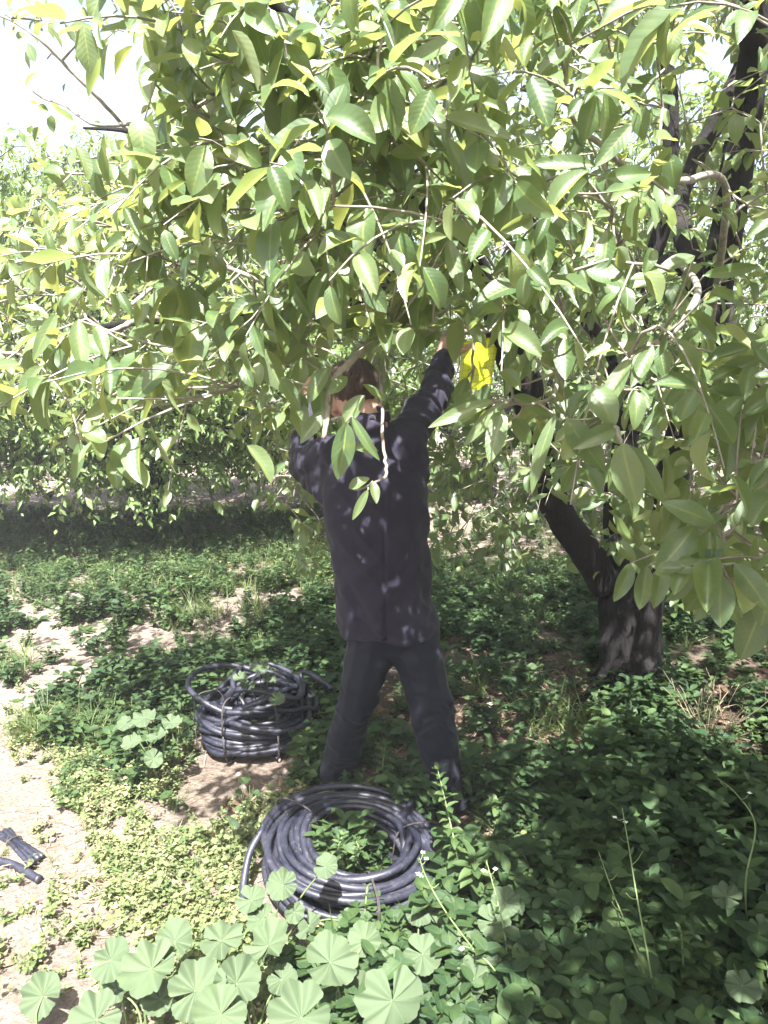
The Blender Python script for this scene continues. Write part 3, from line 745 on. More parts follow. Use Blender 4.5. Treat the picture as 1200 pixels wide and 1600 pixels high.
# ------------------------------------------------------------------ solid modelling helper: hulls of spheres fused by a voxel remesh
import bmesh
_ico = []
def ico():
    if not _ico:
        b = bmesh.new(); bmesh.ops.create_icosphere(b, subdivisions=2, radius=1)
        _ico.append(np.array([v.co[:] for v in b.verts])); b.free()
    return _ico[0]
def hull(bm, balls):
    b = bmesh.new()
    for p, r in balls:
        r = np.array(r if hasattr(r, '__len__') else (r, r, r), float)
        for v in ico() * r + np.asarray(p, float): b.verts.new(v)
    res = bmesh.ops.convex_hull(b, input=b.verts)
    junk = list({e for e in res['geom_interior'] + res['geom_unused'] if isinstance(e, bmesh.types.BMVert)})
    if junk: bmesh.ops.delete(b, geom=junk, context='VERTS')
    loose = [v for v in b.verts if not v.link_faces]
    if loose: bmesh.ops.delete(b, geom=loose, context='VERTS')
    bmesh.ops.recalc_face_normals(b, faces=b.faces)
    me = bpy.data.meshes.new('tmp'); b.to_mesh(me); b.free(); bm.from_mesh(me); bpy.data.meshes.remove(me)
def ell(bm, c, r, rot=None):
    b = bmesh.new(); bmesh.ops.create_icosphere(b, subdivisions=3, radius=1)
    M = Matrix.Diagonal((*r, 1))
    if rot is not None: M = rot.to_4x4() @ M
    M = Matrix.Translation(Vector(c)) @ M
    bmesh.ops.transform(b, matrix=M, verts=b.verts)
    me = bpy.data.meshes.new('tmp'); b.to_mesh(me); b.free(); bm.from_mesh(me); bpy.data.meshes.remove(me)
def chain(bm, pts):
    for a, b in zip(pts[:-1], pts[1:]): hull(bm, [a, b])
def loft(bm, rings, seg=36):
    """rings: (centre, rx, ry)"""
    b = bmesh.new(); rows = []
    for c, rx, ry in rings:
        rows.append([b.verts.new((c[0] + rx * math.cos(a), c[1] + ry * math.sin(a), c[2])) for a in np.linspace(0, 2 * math.pi, seg, endpoint=False)])
    for r0, r1 in zip(rows[:-1], rows[1:]):
        for j in range(seg): b.faces.new((r0[j], r0[(j + 1) % seg], r1[(j + 1) % seg], r1[j]))
    b.faces.new(rows[0][::-1]); b.faces.new(rows[-1])
    bmesh.ops.recalc_face_normals(b, faces=b.faces)
    me = bpy.data.meshes.new('tmp'); b.to_mesh(me); b.free(); bm.from_mesh(me); bpy.data.meshes.remove(me)
def fuse(name, bm, mat, parent, voxel=0.006, smooth=6, disp=None, cut=None):
    me = bpy.data.meshes.new(name); bm.to_mesh(me); bm.free()
    o = bpy.data.objects.new(name, me); col.objects.link(o)
    m = o.modifiers.new('r', 'REMESH'); m.mode = 'VOXEL'; m.voxel_size = voxel; m.use_smooth_shade = True
    if smooth:
        s = o.modifiers.new('s', 'SMOOTH'); s.factor = 0.5; s.iterations = smooth
    dg = bpy.context.evaluated_depsgraph_get(); dg.update()
    me2 = bpy.data.meshes.new_from_object(o.evaluated_get(dg))
    me2.name = name
    o.modifiers.clear(); o.data = me2; bpy.data.meshes.remove(me)
    n = len(me2.vertices)
    co = np.zeros(n * 3, np.float32); me2.vertices.foreach_get('co', co); co = co.reshape(-1, 3).astype(float)
    no = np.zeros(n * 3, np.float32); me2.vertices.foreach_get('normal', no); no = no.reshape(-1, 3).astype(float)
    if disp is not None:
        co = disp(co, no)
    off = np.array(world_loc(parent)) if parent is not None else np.zeros(3)
    me2.vertices.foreach_set('co', (co - off).astype(np.float32).ravel()); me2.update()
    if cut is not None:
        b = bmesh.new(); b.from_mesh(me2)
        fs = [f for f in b.faces if cut(np.array(f.calc_center_median()) + off, np.array(f.normal))]
        bmesh.ops.delete(b, geom=fs, context='FACES'); b.to_mesh(me2); b.free()
    me2.materials.clear(); me2.materials.append(mat)
    me2.polygons.foreach_set('use_smooth', np.ones(len(me2.polygons), bool))
    if parent is not None: o.parent = parent
    return o
def nz3(co, s, seed=0.0):
    return np.array([mnoise.noise(Vector((p[0] * s[0] + seed, p[1] * s[1], p[2] * s[2]))) for p in co])

# ------------------------------------------------------------------ the man
def cloth_mat(name, dark, light, stripe=0.0, rough=0.75):
    def b(t, pb):
        tc = N(t, 'ShaderNodeTexCoord')
        nz = N(t, 'ShaderNodeTexNoise', i_Scale=9.0, i_Detail=6.0); t.links.new(tc.outputs['Object'], nz.inputs[0])
        c = mixc(t, nz.outputs[0], dark, light)
        sx = N(t, 'ShaderNodeSeparateXYZ'); t.links.new(tc.outputs['Object'], sx.inputs[0])
        ph = math_node(t, 'FRACT', math_node(t, 'MULTIPLY', sx.outputs[0], 150.0))
        st = math_node(t, 'LESS_THAN', ph, 0.22)
        c = mixc(t, math_node(t, 'MULTIPLY', st, stripe), c, (0.10, 0.09, 0.12))
        t.links.new(c, pb.inputs['Base Color'])
        pb.inputs['Roughness'].default_value = rough
        pb.inputs['Sheen Weight'].default_value = 0.04
        pb.inputs['Specular IOR Level'].default_value = 0.3
        n2 = N(t, 'ShaderNodeTexNoise', i_Scale=420.0, i_Detail=2.0); t.links.new(tc.outputs['Object'], n2.inputs[0])
        n3 = N(t, 'ShaderNodeTexNoise', i_Scale=26.0, i_Detail=4.0); t.links.new(tc.outputs['Object'], n3.inputs[0])
        h = math_node(t, 'ADD', math_node(t, 'MULTIPLY', n2.outputs[0], 0.08), n3.outputs[0])
        bp = N(t, 'ShaderNodeBump', i_Strength=0.35, i_Distance=0.006)
        t.links.new(h, bp.inputs['Height']); t.links.new(bp.outputs[0], pb.inputs['Normal'])
    return simple_mat(name, b)
M_jacket = cloth_mat('dark jacket cloth', (0.006, 0.0055, 0.014), (0.015, 0.0135, 0.030), 0.07)
M_trouser = cloth_mat('navy trouser cloth', (0.002, 0.003, 0.009), (0.006, 0.0075, 0.018), 0.0)
M_shoe = noise_mat('dark shoe leather', [(0.3, (0.012, 0.012, 0.014)), (0.7, (0.035, 0.032, 0.032))], 25, 0.55)
M_sole = noise_mat('shoe sole rubber', [(0.3, (0.03, 0.028, 0.026)), (0.7, (0.07, 0.06, 0.05))], 25, 0.85)
M_hair = noise_mat('dark brown hair', [(0.3, (0.014, 0.009, 0.008)), (0.7, (0.045, 0.028, 0.022))], 60, 0.55, 0.9, 0.004, vec_scale=(1, 1, 0.3))
M_string = noise_mat('dark cord', [(0.3, (0.02, 0.018, 0.02)), (0.7, (0.06, 0.05, 0.05))], 60, 0.7)
def skin_b(t, pb):
    tc = N(t, 'ShaderNodeTexCoord')
    nz = N(t, 'ShaderNodeTexNoise', i_Scale=22.0, i_Detail=5.0); t.links.new(tc.outputs['Object'], nz.inputs[0])
    t.links.new(ramp(t, nz.outputs[0], [(0.3, (0.25, 0.135, 0.105)), (0.7, (0.35, 0.21, 0.165))]), pb.inputs['Base Color'])
    pb.inputs['Roughness'].default_value = 0.5
    pb.inputs['Subsurface Weight'].default_value = 0.15
    pb.inputs['Subsurface Radius'].default_value = (0.012, 0.004, 0.002)
    n2 = N(t, 'ShaderNodeTexNoise', i_Scale=180.0, i_Detail=4.0); t.links.new(tc.outputs['Object'], n2.inputs[0])
    bp = N(t, 'ShaderNodeBump', i_Strength=0.25, i_Distance=0.001)
    t.links.new(n2.outputs[0], bp.inputs['Height']); t.links.new(bp.outputs[0], pb.inputs['Normal'])
M_skin = simple_mat('tanned skin', skin_b)

def hand(bm, wrist, d, palm, curl=1.0, right=True, sc=1.0):
    """wrist point, direction wrist->knuckles, palm normal"""
    d = nrmz(np.array(d)); palm = np.array(palm, float); palm = nrmz(palm - d * palm.dot(d)); s = np.cross(d, palm) * (1 if right else -1)   # s points to thumb side
    k = lambda a, b, c: wrist + sc * (d * a + s * b + palm * c)
    hull(bm, [(k(0, 0.018, 0), 0.017 * sc), (k(0, -0.016, 0), 0.016 * sc), (k(0.085, 0.032, 0), 0.012 * sc), (k(0.078, -0.034, 0), 0.011 * sc), (k(0.04, 0.032, 0.006), 0.014 * sc), (k(0.04, -0.03, 0.006), 0.014 * sc)])
    for i, (b0, ln) in enumerate(((0.030, 0.95), (0.010, 1.05), (-0.012, 1.0), (-0.033, 0.8))):
        p = k(0.085 - 0.004 * i, b0, 0); ang = 0.35 * curl; r = 0.0095 * (1 - 0.04 * i)
        pts = [(p, r * 1.1 * sc)]
        for seg, l in enumerate((0.045, 0.028, 0.022)):
            a_ = ang + seg * 0.62 * curl * (1 + 0.08 * i)
            dirv = d * math.cos(a_) + palm * math.sin(a_) + s * (0.05 * (1.5 - i))
            p = p + nrmz(dirv) * l * ln * sc
            r *= 0.92; pts.append((p, r * sc))
        chain(bm, pts)
    p = k(0.022, 0.036, 0.006)
    p1 = k(0.05, 0.062, 0.022); p2 = k(0.078, 0.066, 0.040); p3 = k(0.095, 0.055, 0.055)
    chain(bm, [(p, 0.014 * sc), (p1, 0.0125 * sc), (p2, 0.0105 * sc), (p3, 0.009 * sc)])

def build_man():
    root = empty('person', (PY(640, 1270, 2.55)[0], 2.6, 0.0))
    tag(root, 'person seen from behind in dark jacket and navy trousers, arms raised into the orange tree', 'person')
    Y0 = 2.50
    # key joints
    neck0 = PY(580, 668, Y0 + 0.0); neck1 = PY(566, 634, Y0 + 0.03)
    hc = PY(548, 612, Y0 + 0.05)
    shR = PY(632, 690, Y0 + 0.02); elR = PY(676, 624, Y0 + 0.17); wrR = PY(692, 556, Y0 + 0.36)
    shL = PY(524, 706, Y0 + 0.02); elL = PY(474, 730, Y0 + 0.14); wrL = PY(486, 636, Y0 + 0.32)
    hipL = PY(582, 1000, Y0 + 0.03); hipR = PY(648, 1000, Y0 + 0.03)
    knL = PY(556, 1098, Y0 + 0.02); knR = PY(676, 1115, Y0 - 0.02)
    anL = PY(530, 1222, Y0 + 0.20); anR = PY(700, 1268, Y0 + 0.02)
    anL[2] = max(anL[2], 0.09); anR[2] = max(anR[2], 0.09)
    f = nrmz(np.array([-0.62, 0.76, 0.20]))         # where the face looks
    lf = nrmz(np.cross(UP, f)); up = np.cross(f, lf)  # his left, head up
    hk = lambda a, b, c: hc + f * a + lf * b + up * c
    rot = Matrix((lf, f, up)).transposed()
    # ---- body
    bm = bmesh.new()
    ell(bm, hk(-0.008, 0, 0.028), (0.075, 0.092, 0.082), rot)        # skull
    ell(bm, hk(0.028, 0, -0.018), (0.061, 0.066, 0.085), rot)        # face
    hull(bm, [(hk(0.070, 0, -0.085), 0.020), (hk(0.015, 0.046, -0.060), 0.017), (hk(0.015, -0.046, -0.060), 0.017), (hk(0.05, 0, -0.05), 0.03)])
    hull(bm, [(hk(0.088, 0, 0.022), 0.010), (hk(0.112, 0, -0.018), 0.0105)]); hull(bm, [(hk(0.098, 0.013, -0.022), 0.008), (hk(0.098, -0.013, -0.022), 0.008)])
    hull(bm, [(hk(0.084, 0.034, 0.030), 0.010), (hk(0.088, -0.034, 0.030), 0.010)])
    hull(bm, [(hk(0.096, 0.018, -0.052), 0.0065), (hk(0.096, -0.018, -0.052), 0.0065)]); hull(bm, [(hk(0.094, 0.016, -0.062), 0.007), (hk(0.094, -0.016, -0.062), 0.007)])
    for sgn in (1, -1):                                              # ears
        e = [hk(0.010, sgn * 0.074, -0.022), hk(0.002, sgn * 0.080, -0.004), hk(-0.010, sgn * 0.086, 0.014), hk(-0.006, sgn * 0.086, 0.027), hk(0.008, sgn * 0.079, 0.029), hk(0.016, sgn * 0.074, 0.018)]
        chain(bm, [(p, 0.0058) for p in e])
        hull(bm, [(e[0], 0.007), (hk(0.006, sgn * 0.073, 0.004), 0.006), (hk(0.004, sgn * 0.072, 0.018), 0.005)])
    chain(bm, [(hk(-0.022, 0, -0.035), 0.058), (neck1, 0.057), (neck0, 0.062), (PY(582, 700, Y0 + 0.01), 0.075)])
    chest = PY(585, 745, Y0 + 0.01); belly = PY(592, 870, Y0 + 0.02); pel = PY(612, 985, Y0 + 0.03)
    hull(bm, [(chest + [0.065, 0, 0.02], 0.075), (chest - [0.065, 0, -0.02], 0.075), (belly + [0.06, 0, 0], 0.085), (belly - [0.06, 0, 0], 0.085)])
    hull(bm, [(belly + [0.06, 0, 0], 0.085), (belly - [0.06, 0, 0], 0.085), (pel + [0.05, 0, 0], 0.095), (pel - [0.05, 0, 0], 0.095)])
    hull(bm, [(shR, 0.05), (shL, 0.05), (chest, 0.08)])
    chain(bm, [(shR, 0.050), (elR, 0.037), (wrR, 0.026)]); chain(bm, [(shL, 0.050), (elL, 0.037), (wrL, 0.026)])
    ftL = anL + np.array([-0.03, 0.0, -0.04]); ftR = anR + np.array([0.03, 0.0, -0.04])
    chain(bm, [(hipL, 0.085), (knL, 0.054), (anL, 0.038)]); chain(bm, [(hipR, 0.085), (knR, 0.054), (anR, 0.038)])
    hull(bm, [(anL - [0, 0, 0.03], 0.036), (anL + [-0.04, 0.14, -0.05], 0.028)]); hull(bm, [(anR - [0, 0, 0.03], 0.036), (anR + [0.05, 0.14, -0.05], 0.028)])
    hand(bm, wrR, nrmz(np.array([0.40, 0.25, 0.85])), np.array([0.5, 0.75, -0.4]), 0.85, False)
    hand(bm, wrL, nrmz(np.array([0.10, 0.35, 0.9])), np.array([0.2, 0.9, -0.3]), 1.0, True)
    body = fuse('body', bm, M_skin, root, 0.0034, 3)
    # ---- hair: short, over the back and top of the skull
    bm = bmesh.new()
    ell(bm, hk(-0.014, 0, 0.034), (0.081, 0.094, 0.084), rot)
    hull(bm, [(hk(-0.068, 0.03, -0.028), 0.022), (hk(-0.068, -0.03, -0.028), 0.022), (hk(-0.05, 0, 0.02), 0.05)])
    hull(bm, [(hk(0.012, 0.068, 0.012), 0.010), (hk(0.0, 0.060, 0.04), 0.018)]); hull(bm, [(hk(0.012, -0.068, 0.012), 0.010), (hk(0.0, -0.060, 0.04), 0.018)])
    def hd(co, no):
        return co + no * (0.0035 * nz3(co, (150, 150, 60)) + 0.004 * nz3(co, (40, 40, 40)))[:, None]
    def hcut(c, n_):
        q = c - hc; a, b_, e_ = q.dot(f), q.dot(lf), q.dot(up)
        return (a > 0.055 and e_ < 0.055) or (a > 0.02 and e_ < 0.0)
    fuse('hair', bm, M_hair, root, 0.004, 2, hd, hcut)
    for sgn in (1, -1):
        mb = MB()
        th = np.linspace(0, math.pi, 7); ph = np.linspace(0, 2 * math.pi, 12, endpoint=False)
        c_ = hk(0.082, sgn * 0.030, 0.010)
        v = np.array([[math.sin(a) * math.cos(b), math.sin(a) * math.sin(b), math.cos(a)] for a in th for b in ph]) * 0.0115 + c_
        q = [[i * 12 + j, i * 12 + (j + 1) % 12, (i + 1) * 12 + (j + 1) % 12, (i + 1) * 12 + j] for i in range(6) for j in range(12)]
        mb.add(v, q); mb.build('eye', M_string, root)
    # ---- jacket
    bm = bmesh.new()
    rows = [(991, 613, 76, .118), (975, 609, 75, .122), (950, 602, 75, .126), (900, 594, 75, .128), (850, 590, 78, .128), (810, 588, 80, .126), (765, 586, 79, .122), (725, 584, 76, .112), (700, 583, 62, .096), (680, 582, 45, .082), (664, 580, 32, .068)]
    loft(bm, [(PY(x, y, Y0 + 0.02), hw / FPX * 2.56, ry) for y, x, hw, ry in rows])
    hull(bm, [(shR, 0.068), (PY(590, 705, Y0 + 0.02), 0.075)]); hull(bm, [(shL, 0.066), (PY(575, 705, Y0 + 0.02), 0.075)])
    hull(bm, [(shR, 0.072), (PY(650, 740, Y0 + 0.02), 0.05), (PY(610, 740, Y0 + 0.02), 0.08)])
    chain(bm, [(shR, 0.070), ((shR + elR) / 2, 0.067), (elR, 0.064), ((elR + wrR) / 2 + [0.0, 0, -0.012], 0.053), (wrR - nrmz(wrR - elR) * 0.012, 0.043)])
    chain(bm, [(shL, 0.068), (elL, 0.056)])
    chain(bm, [(elL, 0.055), ((elL + wrL) / 2 + [-0.012, 0, 0], 0.046), (wrL - nrmz(wrL - elL) * 0.015, 0.040)])
    hull(bm, [(elL, 0.048), (PY(535, 800, Y0 + 0.02), 0.045), (shL, 0.055), (PY(545, 730, Y0 + 0.02), 0.06)])
    hull(bm, [(PY(612, 700, Y0 + 0.02), 0.06), (shR, 0.06), (PY(560, 700, Y0 + 0.02), 0.06)])
    chain(bm, [(PY(580, 668, Y0 + 0.0), 0.070), (PY(577, 654, Y0 + 0.01), 0.062)])
    hem = PY(614, 991, Y0)[2]
    cx0 = PY(603, 850, Y0)[0]; cx1 = PY(603, 1005, Y0)[0]
    def jd(co, no):
        z = co[:, 2]
        n1 = nz3(co + np.stack([z * 0.6, z * 0, z * 0], -1), (7, 7, 3.2)); n2 = nz3(co + np.stack([-z * 0.8, z * 0, z * 0], -1), (19, 19, 7), 5)
        rg = 1 - np.abs(nz3(co + np.stack([z * 1.0, z * 0, z * 0], -1), (11, 11, 5), 9)) * 2
        ang = np.arctan2(co[:, 1] - (Y0 + 0.02), co[:, 0] - PY(600, 900, Y0)[0])
        low = np.clip((hem + 0.45 - z) / 0.45, 0, 1)
        d = (0.016 * n1) + 0.007 * n2 + 0.008 * (rg - 0.5) + low * (0.006 + 0.009 * np.sin(ang * 6 + 4 * n1)) * np.clip((z - hem) / 0.05, 0.25, 1)
        # centre back seam and vent
        xs = np.interp(z, [hem, hem + 0.6], [cx1, PY(600, 760, Y0)[0]])
        back = np.clip(-no[:, 1], 0, 1) * (z > hem - 1) * (z < shR[2] + 0.03)
        d -= 0.006 * np.exp(-((co[:, 0] - xs) / 0.005) ** 2) * back
        d -= 0.012 * np.exp(-((co[:, 0] - xs) / 0.007) ** 2) * back * np.clip((hem + 0.22 - z) / 0.2, 0, 1)
        # creases round the elbows and the armpits
        for p, amp in ((elR, 0.006), (elL, 0.006), (shR, 0.005), ((shR + elR) / 2, 0.005), ((elR + wrR) / 2, 0.005)):
            r_ = np.linalg.norm(co - p, axis=1)
            d += amp * np.sin(r_ * 190 + 4 * n1) * np.exp(-(r_ / 0.10) ** 2)
        return co + no * d[:, None]
    jacket = fuse('jacket', bm, M_jacket, root, 0.006, 5, jd, lambda c, n_: (n_[2] < -0.75 and c[2] < hem + 0.03))
    cp_ = PY(580, 656, Y0)
    mb = MB()
    a = np.linspace(0, 2 * math.pi, 34)
    cc = PY(577, 655, Y0 + 0.012)
    for k_, (rr_, dz) in enumerate(((0.0655, 0.0), (0.065, 0.004), (0.0645, 0.008), (0.064, 0.012), (0.063, 0.016), (0.062, 0.020))):
        tube(mb, np.stack([cc[0] + rr_ * np.cos(a), cc[1] + rr_ * np.sin(a), np.full(34, cc[2] - 0.006 + dz) + 0.008 * np.cos(a)], -1), 0.0075, 8)
    collar = mb.build('collar', M_jacket, root)
    mb = MB()
    b0 = PY(582, 664, Y0 - 0.06)
    tube(mb, spline([b0 + [-0.008, 0, -0.002], b0 + [-0.010, -0.004, 0.02], b0 + [0, -0.006, 0.030], b0 + [0.010, -0.004, 0.02], b0 + [0.008, 0, -0.002]], 20), 0.0022, 6)
    mb.build('hanging_loop', M_string, collar)
    # ---- trousers
    bm = bmesh.new()
    hull(bm, [(pel + [0.055, 0, 0.04], 0.100), (pel + [-0.055, 0, 0.04], 0.100), (hipL, 0.088), (hipR, 0.088)])
    midL = (knL + anL) / 2; midR = (knR + anR) / 2
    chain(bm, [(hipL, 0.096), ((hipL + knL) / 2, 0.086), (knL, 0.072), (midL + [-0.005, 0, 0], 0.074), (anL + [-0.005, 0, 0.0], 0.076)])
    chain(bm, [(hipR, 0.096), ((hipR + knR) / 2, 0.088), (knR, 0.076), (midR, 0.074), (anR + [0.005, 0, 0.0], 0.077)])
    def td(co, no):
        n1 = nz3(co, (9, 9, 6)); n2 = nz3(co, (16, 16, 30), 3)
        d = 0.012 * n1 + 0.005 * n2
        for p in (knL, knR):
            r_ = np.abs(co[:, 2] - p[2])
            d += 0.005 * np.sin((co[:, 2] + 0.35 * (co[:, 0] - p[0])) * 120 + 12 * n1) * (0.5 + n2 * 2) * np.exp(-(r_ / 0.07) ** 2) * (np.abs(co[:, 0] - p[0]) < 0.09)
        for p in (anL, anR):
            r_ = np.abs(co[:, 2] - p[2] - 0.05)
            d += 0.004 * np.sin(co[:, 2] * 100 + 14 * n1) * (0.5 + n2 * 2) * np.exp(-(r_ / 0.07) ** 2) * (np.abs(co[:, 0] - p[0]) < 0.09)
        return co + no * d[:, None]
    fuse('trousers', bm, M_trouser, root, 0.006, 5, td, lambda c, n_: c[2] < 0.075)
    # ---- shoes
    for an, out_ in ((anL, -0.22), (anR, 0.30)):
        d = nrmz(np.array([out_, 1.0, 0])); s_ = np.array([d[1], -d[0], 0]); g = an.copy(); g[2] = float(hgt(an[0], an[1]))
        q = lambda a_, b_, c_: g + d * a_ + s_ * b_ + np.array([0, 0, c_])
        bm = bmesh.new()
        hull(bm, [(q(-0.06, 0.012, 0.052), 0.030), (q(-0.06, -0.012, 0.052), 0.030), (q(0.02, 0, 0.085), 0.036), (q(-0.05, 0, 0.10), 0.034)])
        hull(bm, [(q(-0.055, 0, 0.05), 0.034), (q(0.02, 0, 0.08), 0.038), (q(0.12, 0.018, 0.045), 0.030), (q(0.12, -0.020, 0.045), 0.030)])
        hull(bm, [(q(0.12, 0.018, 0.042), 0.030), (q(0.12, -0.020, 0.042), 0.030), (q(0.175, 0.004, 0.038), 0.026)])
        sh = fuse('shoe', bm, M_shoe, root, 0.004, 4)
        bm = bmesh.new()
        hull(bm, [(q(-0.065, 0.016, 0.016), (0.03, 0.03, 0.014)), (q(-0.065, -0.016, 0.016), (0.03, 0.03, 0.014)), (q(0.12, 0.024, 0.016), (0.032, 0.032, 0.014)), (q(0.12, -0.026, 0.016), (0.032, 0.032, 0.014)), (q(0.18, 0.002, 0.018), (0.028, 0.028, 0.014))])
        fuse('sole', bm, M_sole, sh, 0.004, 2)
    return wrR
WR = build_man()

# ------------------------------------------------------------------ yellow sticky trap
def trap_b(t, pb):
    at = N(t, 'ShaderNodeAttribute', attribute_name='lc')
    s = N(t, 'ShaderNodeSeparateColor'); t.links.new(at.outputs['Color'], s.inputs[0])
    def line(v, n, w_):
        fr = math_node(t, 'FRACT', math_node(t, 'MULTIPLY', v, float(n)))
        return math_node(t, 'LESS_THAN', math_node(t, 'ABSOLUTE', math_node(t, 'SUBTRACT', fr, 0.5)), w_)
    g = math_node(t, 'MAXIMUM', line(s.outputs[0], 6, 0.035), line(s.outputs[1], 12, 0.035))
    c = mixc(t, math_node(t, 'MULTIPLY', g, 0.6), (0.40, 0.44, 0.02), (0.03, 0.035, 0.01))
    geo = N(t, 'ShaderNodeNewGeometry')
    vo = N(t, 'ShaderNodeTexVoronoi', i_Scale=55.0); t.links.new(geo.outputs['Position'], vo.inputs['Vector'])
    nz = N(t, 'ShaderNodeTexNoise', i_Scale=20.0); t.links.new(geo.outputs['Position'], nz.inputs['Vector'])
    dots = math_node(t, 'MULTIPLY', math_node(t, 'LESS_THAN', vo.outputs['Distance'], 0.12), math_node(t, 'GREATER_THAN', nz.outputs[0], 0.55))
    c = mixc(t, dots, c, (0.02, 0.015, 0.01))
    t.links.new(c, pb.inputs['Base Color']); pb.inputs['Roughness'].default_value = 0.22
M_trap0 = simple_mat('yellow sticky card', trap_b)
def trap():
    tl, tr_, bl, br = PY(722, 534, 2.86), PY(779, 526, 2.92), PY(704, 660, 2.80), PY(757, 650, 2.86)
    cen = (tl + tr_) / 2
    root = empty('sticky_trap', cen)
    tag(root, 'yellow sticky insect trap with black grid lines hanging by the raised hand', 'insect trap')
    n, m = 16, 8
    nr = nrmz(np.cross(tr_ - tl, tl - bl))
    mb = MB()
    V = []
    C = []
    for sgn in (1, -1):
        for i in range(n + 1):
            for j in range(m + 1):
                a, b = j / m, i / n
                p = (tl * (1 - a) + tr_ * a) * (1 - b) + (bl * (1 - a) + br * a) * b
                p = p + nr * (0.010 * math.sin(b * 3.1) + 0.006 * math.sin(a * 3 + b * 2) + sgn * 0.0006)
                V.append(p); C.append((a, b, 0, 1))
    k = (n + 1) * (m + 1); q = []
    for i in range(n):
        for j in range(m):
            a = i * (m + 1) + j
            q.append([a, a + m + 1, a + m + 2, a + 1]); q.append([k + a, k + a + 1, k + a + m + 2, k + a + m + 1])
    for i in range(n):
        for j in (0, m):
            a = i * (m + 1) + j; q.append([a, a + m + 1, k + a + m + 1, k + a])
    for j in range(m):
        for i in (0, n):
            a = i * (m + 1) + j; q.append([a, a + 1, k + a + 1, k + a])
    mb.add(V, q, C); mb.build('card', M_trap0, root)
    mb = MB()
    h = cen + np.array([0.0, 0, 0.085])
    tube(mb, spline([cen + [-0.02, 0, -0.006], cen + [-0.012, 0, 0.03], h, cen + [0.012, 0, 0.03], cen + [0.02, 0, -0.006]], 20), 0.0012, 5)
    tube(mb, spline([h, h + [0.006, 0, 0.03], h + [0, 0.01, 0.07]], 8), 0.0012, 5)
    mb.build('wire', M_string, root)
trap()

# ------------------------------------------------------------------ hose coils
def hose_b(t, pb):
    tc = N(t, 'ShaderNodeTexCoord')
    n1 = N(t, 'ShaderNodeTexNoise', i_Scale=7.0, i_Detail=6.0, i_Roughness=0.7); t.links.new(tc.outputs['Object'], n1.inputs[0])
    n2 = N(t, 'ShaderNodeTexNoise', i_Scale=60.0, i_Detail=6.0, i_Roughness=0.8); t.links.new(tc.outputs['Object'], n2.inputs[0])
    c = mixc(t, ramp(t, n1.outputs[0], [(0.42, (0, 0, 0)), (0.66, (1, 1, 1))]), (0.008, 0.009, 0.018), (0.028, 0.029, 0.045))
    c = mixc(t, math_node(t, 'MULTIPLY', ramp(t, n2.outputs[0], [(0.56, (0, 0, 0)), (0.72, (1, 1, 1))]), 0.5), c, (0.20, 0.185, 0.17))
    t.links.new(c, pb.inputs['Base Color'])
    t.links.new(math_node(t, 'ADD', math_node(t, 'MULTIPLY', n2.outputs[0], 0.3), 0.33), pb.inputs['Roughness'])
    pb.inputs['Specular IOR Level'].default_value = 0.5
    bp = N(t, 'ShaderNodeBump', i_Strength=0.25, i_Distance=0.002); t.links.new(n2.outputs[0], bp.inputs['Height']); t.links.new(bp.outputs[0], pb.inputs['Normal'])
M_hose = simple_mat('black irrigation hose', hose_b)
